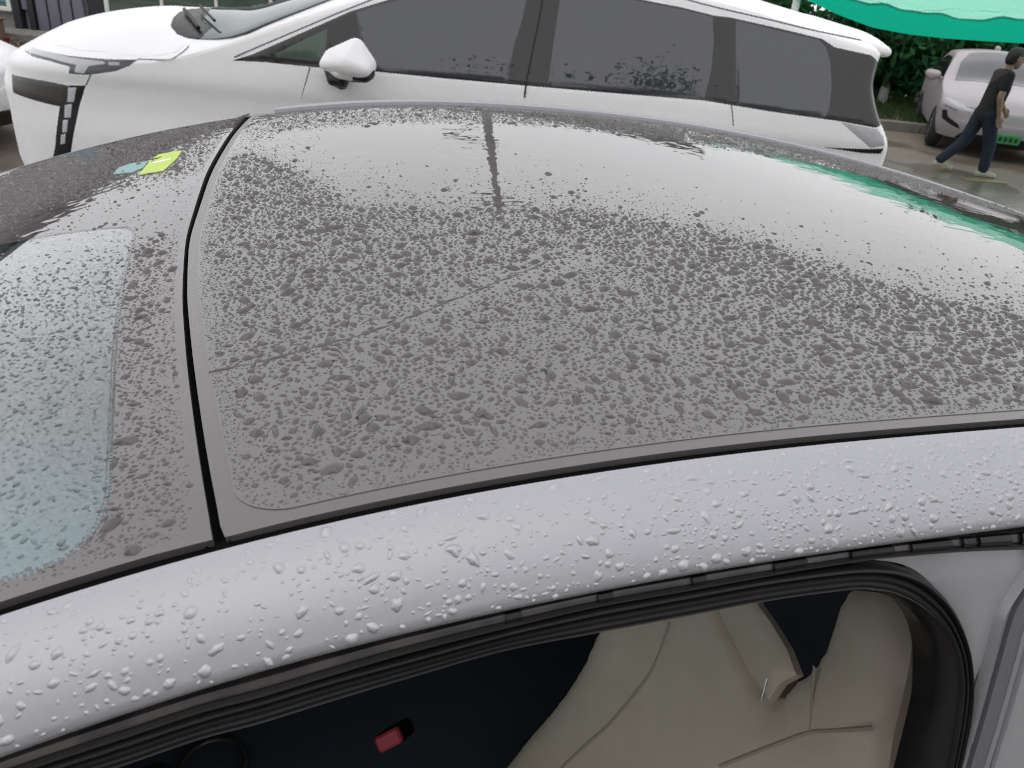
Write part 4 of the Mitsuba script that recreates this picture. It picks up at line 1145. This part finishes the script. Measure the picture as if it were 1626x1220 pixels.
for a, dz, tx in ((anR, (.0, 0, -.045), .0), (anL, (.0, 0, -.03), -.03)):
    q = a + np.array(dz)
    sh = limb_mesh([[(q + [-.05, 0, 0], .040), (q + [.05, 0, .005], .042)], [(q + [.05, 0, 0], .040), (q + [.16, -.005, -.008 + tx], .036)], [(q + [-.06, 0, -.018], .022), (q + [.17, .03, -.018 + tx], .016), (q + [.17, -.03, -.018 + tx], .016)]], .012, 4)
    add(f'{P}__shoe', sh, 'shoe_cream', smooth=True)

# ---------------------------------------------------------------- canopy, trees, verge on the right
def cloth(x0, x1, y0, y1, fz, n=(60, 40)):
    u, v = np.meshgrid(np.linspace(0, 1, n[0]), np.linspace(0, 1, n[1]))
    X, Y = x0 + u * (x1 - x0), y0 + v * (y1 - y0)
    Z = fz(u, v, X, Y)
    i = np.arange(u.size).reshape(u.shape)
    f = np.stack([i[:-1, :-1], i[:-1, 1:], i[1:, 1:], i[1:, :-1]], -1).reshape(-1, 4)
    return trimesh.Trimesh(np.stack([X, Y, Z], -1).reshape(-1, 3), np.vstack([f[:, [0, 1, 2]], f[:, [0, 2, 3]]]), process=False)


A = thing('canopy', 'green translucent shade canopy sagging over the parked crossover', 'canopy')


def can_edge(x):
    """height of the sagging front hem"""
    return np.interp(x, [-.5, 1.2, 2.3, 2.62, 2.96, 3.3, 3.64, 4.0, 4.37, 6, 9], [2.0, 1.98, 1.885, 1.79, 1.715, 1.69, 1.688, 1.70, 1.715, 1.76, 1.9])


def ripple(X, Y):
    return .015 * np.sin(X * 5.1 + Y * 2) + .012 * np.sin(X * 11 + Y * 5.3) + .006 * np.sin(X * 23 - Y * 3.1)


def hem(u, v, X, Y):
    return can_edge(X) + v * .19 + .02 * np.sin(v * 3.1) + ripple(X, Y) * v


m = cloth(2.2, 9, 8.0, 8.2, hem, (140, 12))
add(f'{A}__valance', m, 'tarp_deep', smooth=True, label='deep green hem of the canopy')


def topz(u, v, X, Y):
    return can_edge(X) + .19 + v * .34 - .05 * np.sin(np.pi * v) + ripple(X, Y)


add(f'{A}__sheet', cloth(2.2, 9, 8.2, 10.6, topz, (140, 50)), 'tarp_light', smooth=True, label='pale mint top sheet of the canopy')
for yy, vv in ((8.2, None), (8.75, None)):
    X = np.linspace(2.2, 9, 120)
    if yy < 8.5:
        Z = hem(0, np.ones_like(X), X, np.full_like(X, 8.2)) - .006
    else:
        v = (yy - 8.2) / 2.4
        Z = topz(0, v, X, np.full_like(X, yy)) - .010
    add(f'{A}__seam', tube(np.stack([X, np.full_like(X, yy - .012), Z], 1), .011, 6), 'tarp_seam', smooth=True)
for x, y, h in ((9.0, 8.1, 2.1), (9.0, 10.6, 2.4), (2.25, 10.6, 2.35), (2.25, 8.1, 2.05)):
    add(f'{A}__post', rod((x, y, 0), (x, y, h), .035), 'frame_white', smooth=40)


def leaves(n, centre, radii, size, rng, clump=14):
    cl = rng.normal(0, 1, (clump, 3))
    cl /= np.maximum(np.linalg.norm(cl, axis=1, keepdims=True), 1)
    cl = cl * rng.uniform(.35, 1, (clump, 1))
    k = rng.integers(0, clump, n)
    p = (cl[k] + rng.normal(0, .20, (n, 3))) * radii + centre
    a, b = rng.normal(0, 1, (n, 3)), rng.normal(0, 1, (n, 3))
    a /= np.linalg.norm(a, axis=1, keepdims=True)
    b = np.cross(a, b)
    b /= np.linalg.norm(b, axis=1, keepdims=True)
    s = size * rng.uniform(.6, 1.4, (n, 1))
    v = np.stack([p - a * s, p + b * s * .45, p + a * s, p - b * s * .45], 1).reshape(-1, 3)
    i = np.arange(n)[:, None] * 4
    return trimesh.Trimesh(v, np.vstack([i + [0, 1, 2], i + [0, 2, 3]]), process=False)


TR = np.random.default_rng(31)


def tree(x, y, h, r, label, washed, mt='leaf_dark', n=1500, group=None, low=.35, size=.13):
    t = thing('tree' if 'tree' not in labels else f'tree_{sum(k.startswith("tree") and "__" not in k for k in labels):03d}', label, 'tree', group)
    k = TR.normal(0, .05, 2)
    pth = np.array([(x, y, -.05), (x + k[0], y + k[1], h * .25), (x + 2 * k[0], y + k[1], h * .5), (x + 2.5 * k[0], y - k[1], h * .8)])
    pth = smooth_line(pth, 14)
    
    rad = np.linspace(.11, .04, 14)
    add(f'{t}__trunk', tube(pth, rad, 10), 'bark', smooth=True)
    if washed:
        w = pth[pth[:, 2] < .62]
        add(f'{t}__trunk__limewash', tube(np.vstack([w]), rad[:len(w)] + .006, 12), 'limewash', smooth=True)
    for b in range(6):
        q = pth[6 + b]
        d = TR.normal(0, 1, 3)
        d[2] = abs(d[2]) * .6 + .3
        d /= np.linalg.norm(d)
        add(f'{t}__branch', tube(np.array([q, q + d * r * .45, q + d * r * .8 + [0, 0, .1]]), [.045, .03, .012], 6), 'bark', smooth=True)
    add(f'{t}__crown', leaves(n, np.array([x, y, h * (1 + low) / 2]), np.array([r, r, h * (1 - low) / 2]), size, TR), mt, smooth=False)


# dense dark trees under and behind the canopy
tl = ['dark leafy tree with whitewashed trunk behind the tail of the people carrier', 'dark leafy tree with whitewashed trunk left of the crossover',
      'dark leafy tree right behind the crossover', 'dark leafy tree at the right end of the verge']
for (x, y, ws), lab in zip(((7.55, 18.6, True), (8.5, 18.9, True), (10.4, 20.0, True), (12.6, 20.4, True)), tl):
    tree(x, y, 2.75, 1.5, lab, ws, n=3200, low=.16, size=.11)
hd = thing('hedge', 'dense dark green hedge along the verge behind the crossover', 'hedge')
add(f'{hd}__foliage', joined(*[leaves(500, np.array([x, 21.3, .45]), np.array([.7, .5, .5]), .12, TR, 12) for x in np.arange(5.2, 20, .8)], *[leaves(1500, np.array([x, 21.6 + .3 * math.sin(x * 3), 1.1]), np.array([.8, .7, 1.25]), .12, TR, 18) for x in np.arange(5.5, 20, .9)]), 'leaf_dark', smooth=False)
add(f'{hd}__stem', joined(*[rod((x, 21.7, 0), (x + .1, 21.7, 1.8), .05, 6) for x in np.arange(5.5, 20, .9)]), 'bark', smooth=True)
vg = cloth(5.0, 22, 15.2, 21.0, lambda u, v, X, Y: .13 + .03 * np.sin(X * 2.2) * np.sin(Y * 1.7), (60, 30))
add('verge', vg, 'kerb_soil', smooth=True, kind='structure') if 'kerb_soil' in scene else add('verge', vg, principled('kerb_soil', (.05, .045, .03), rough=.95), smooth=True, label='planted verge below the trees', category='verge', kind='structure')
gr = TR.uniform([5.0, 15.2], [22, 21.0], (26000, 2))
gz = .13 + .03 * np.sin(gr[:, 0] * 2.2) * np.sin(gr[:, 1] * 1.7)
ga = TR.uniform(0, 6.28, len(gr))
gh = TR.uniform(.05, .16, len(gr))
gd = np.stack([np.cos(ga), np.sin(ga)], 1) * .012
gl = TR.normal(0, .03, (len(gr), 2))
gv = np.stack([np.c_[gr - gd, gz - .01], np.c_[gr + gd, gz - .01], np.c_[gr + gl, gz + gh]], 1).reshape(-1, 3)
add('verge_grass', trimesh.Trimesh(gv, np.arange(len(gv)).reshape(-1, 3), process=False), 'grass_mat', smooth=False, label='low green ground cover on the verge', category='grass', kind='stuff')
for k, x in enumerate(np.arange(4.95, 22, 1.0)):
    add(f'kerb', box(.985, .16, .17, at=(x + .5, 15.12, .075), bevel=.015), 'kerb_stone', smooth=25, kind='structure')
ym = trimesh.creation.box((.60, .13, .004))
ym.apply_transform(trimesh.transformations.rotation_matrix(.12, [0, 0, 1]))
ym.apply_translation([6.0, 10.72, .006])
add('road_marking', ym, 'paint_yellow', smooth=False, label='worn yellow parking line painted on the concrete', category='road marking', kind='structure')

# ---------------------------------------------------------------- shops on the left
F = thing('shop_building', 'low shop building with grey lilac shutters behind the people carrier', 'building')
FY = 15.6


def fbox(k, x0, x1, z0, z1, y0, dep, mt, bevel=.01, **kw):
    return add(f'{F}__{k}', box(x1 - x0, dep, z1 - z0, at=((x0 + x1) / 2, y0 + dep / 2, (z0 + z1) / 2), bevel=bevel), mt, smooth=20, **kw)


fbox('wall', -16, 3.0, 0, 3.15, FY + .12, 5.0, 'wall_render')
rf = fbox('roof', -16.3, 3.3, 3.16, 3.30, FY - .5, 6.0, 'roof_sheet')
xs = np.arange(-10.35, -9.3, .5)
fbox('window', -10.75, -10.12, .55, 2.2, FY, .10, 'poster_blue', label='blue poster in a white window frame')
for x0, x1 in ((-10.12, -10.03), (-10.83, -10.75)):
    fbox('window__frame', x0, x1, .47, 2.3, FY - .02, .14, 'frame_white')
fbox('window__sill', -10.85, -10.0, .40, .47, FY - .08, .2, 'frame_white')
fbox('pillar', -10.0, -9.86, 0, 2.6, FY - .06, .18, 'door_dark')
fbox('panel', -9.85, -9.72, .45, 2.2, FY, .10, 'shutter_lilac')
fbox('pillar', -9.71, -9.60, 0, 2.6, FY - .06, .18, 'door_dark')
for k in range(4):
    x0 = -9.59 + k * .235
    fbox('shutter_panel', x0, x0 + .205, .1, 2.5, FY, .10, 'shutter_lilac', bevel=.02)
fbox('doorway', -8.62, -8.28, .05, 2.3, FY + .05, .06, 'door_dark', label='dark open doorway')
fbox('door_frame', -8.27, -8.19, .05, 2.35, FY, .14, 'frame_white')
for k in range(5):
    x0 = -8.17 + k * 1.02
    wn_ = fbox('window', x0, x0 + .95, .5, 2.3, FY + .03, .08, 'shop_pane')
    fbox('window__frame', x0 + .955, x0 + 1.012, .45, 2.35, FY, .13, 'frame_white')
fbox('step', -12, -3, 0, .12, FY - .9, .95, 'kerb_stone')
bx_ = thing('cardboard_box', 'brown cardboard box lying before the shop with the blue poster', 'box')
CBX = (-10.05, 14.3)
add(f'{bx_}__carton', box(1.0, .5, .34, at=(CBX[0], CBX[1], .17), bevel=.008), 'cardboard', smooth=20)
fl = box(1.06, .56, .03, at=(CBX[0], CBX[1], .36), bevel=.006)
add(f'{bx_}__flap', fl, 'cardboard', smooth=20)
rng = np.random.default_rng(5)
principled('red_cloth', (.13, .03, .03), rough=.9)
for k in range(3):
    pth = np.array([(-9.3 + .25 * k, 14.2 - .2 * k, .03)] + [(-9.3 + .25 * k + rng.normal(0, .08), 14.2 - .2 * k + rng.normal(0, .08), .03 + .02 * j) for j in range(1, 5)])
    add('rag', tube(smooth_line(pth, 20), .022, 8), 'red_cloth' if k == 0 else 'cardboard', smooth=True, label=['crumpled red rag on the ground by the shutters', 'crumpled brown rag right of the red one', 'crumpled brown rag nearest to the white people carrier'][k], category='rag')
# trees over the roofs
for k, (x, y, h, r) in enumerate(((-11.5, 24.5, 4.2, 2.6), (-6.5, 25.5, 3.9, 2.4), (-2.6, 24, 3.6, 1.8), (2.0, 23.5, 3.7, 2.0), (5.6, 26, 3.3, 1.9))):
    tree(x, y, h, r, ['leafy tree standing behind the shop roof'] [0], False, 'leaf_mid', 1800, group='trees behind the shop roof', low=.3, size=.2)
for k, (x, y, h, r) in enumerate(((-9.5, -13, 9.6, 3.0), (-4.2, -14, 11.4, 3.2), (1.5, -13.5, 9.2, 2.6), (6.0, -14.5, 11.0, 3.0), (11, -13, 9.0, 2.8))):
    tree(x, y, h, r, 'leafy street tree across the yard that the dark car windows mirror', False, 'leaf_mid', 9000, group='street trees across the yard', low=.25, size=.10)
# utility pole whose reflection crosses the glass roof
U = thing('utility_pole', 'concrete utility pole with crossarms that the glass roof mirrors', 'utility pole')
ux, uy = -1.45, 20.3
add(f'{U}__pole', tube(np.array([(ux, uy, 0), (ux, uy, 4), (ux, uy, 7.8)]), [.16, .14, .12], 14), 'pole_concrete', smooth=True)
for z, x0, x1 in ((5.35, -1.35, .25), (7.2, -.9, .9)):
    add(f'{U}__crossarm', box(x1 - x0, .10, .10, at=(ux + (x0 + x1) / 2, uy - .16, z), bevel=.01), 'roof_sheet', smooth=20)
add(f'{U}__strut', rod((ux - .15, uy - .15, 4.5), (ux - 1.1, uy - .16, 5.3), .03), 'roof_sheet')
tf = trimesh.creation.cylinder(radius=.28, height=.9, sections=24)
tf.apply_translation([ux - .75, uy - .15, 5.95 - .1])
for z in (7.3,):
    for x in (-.8, -.3, .3, .8):
        add(f'{U}__insulator', trimesh.creation.cylinder(radius=.05, height=.16, sections=12, transform=trimesh.transformations.translation_matrix([ux + x, uy - .16, z + .03])), 'frame_white', smooth=30)
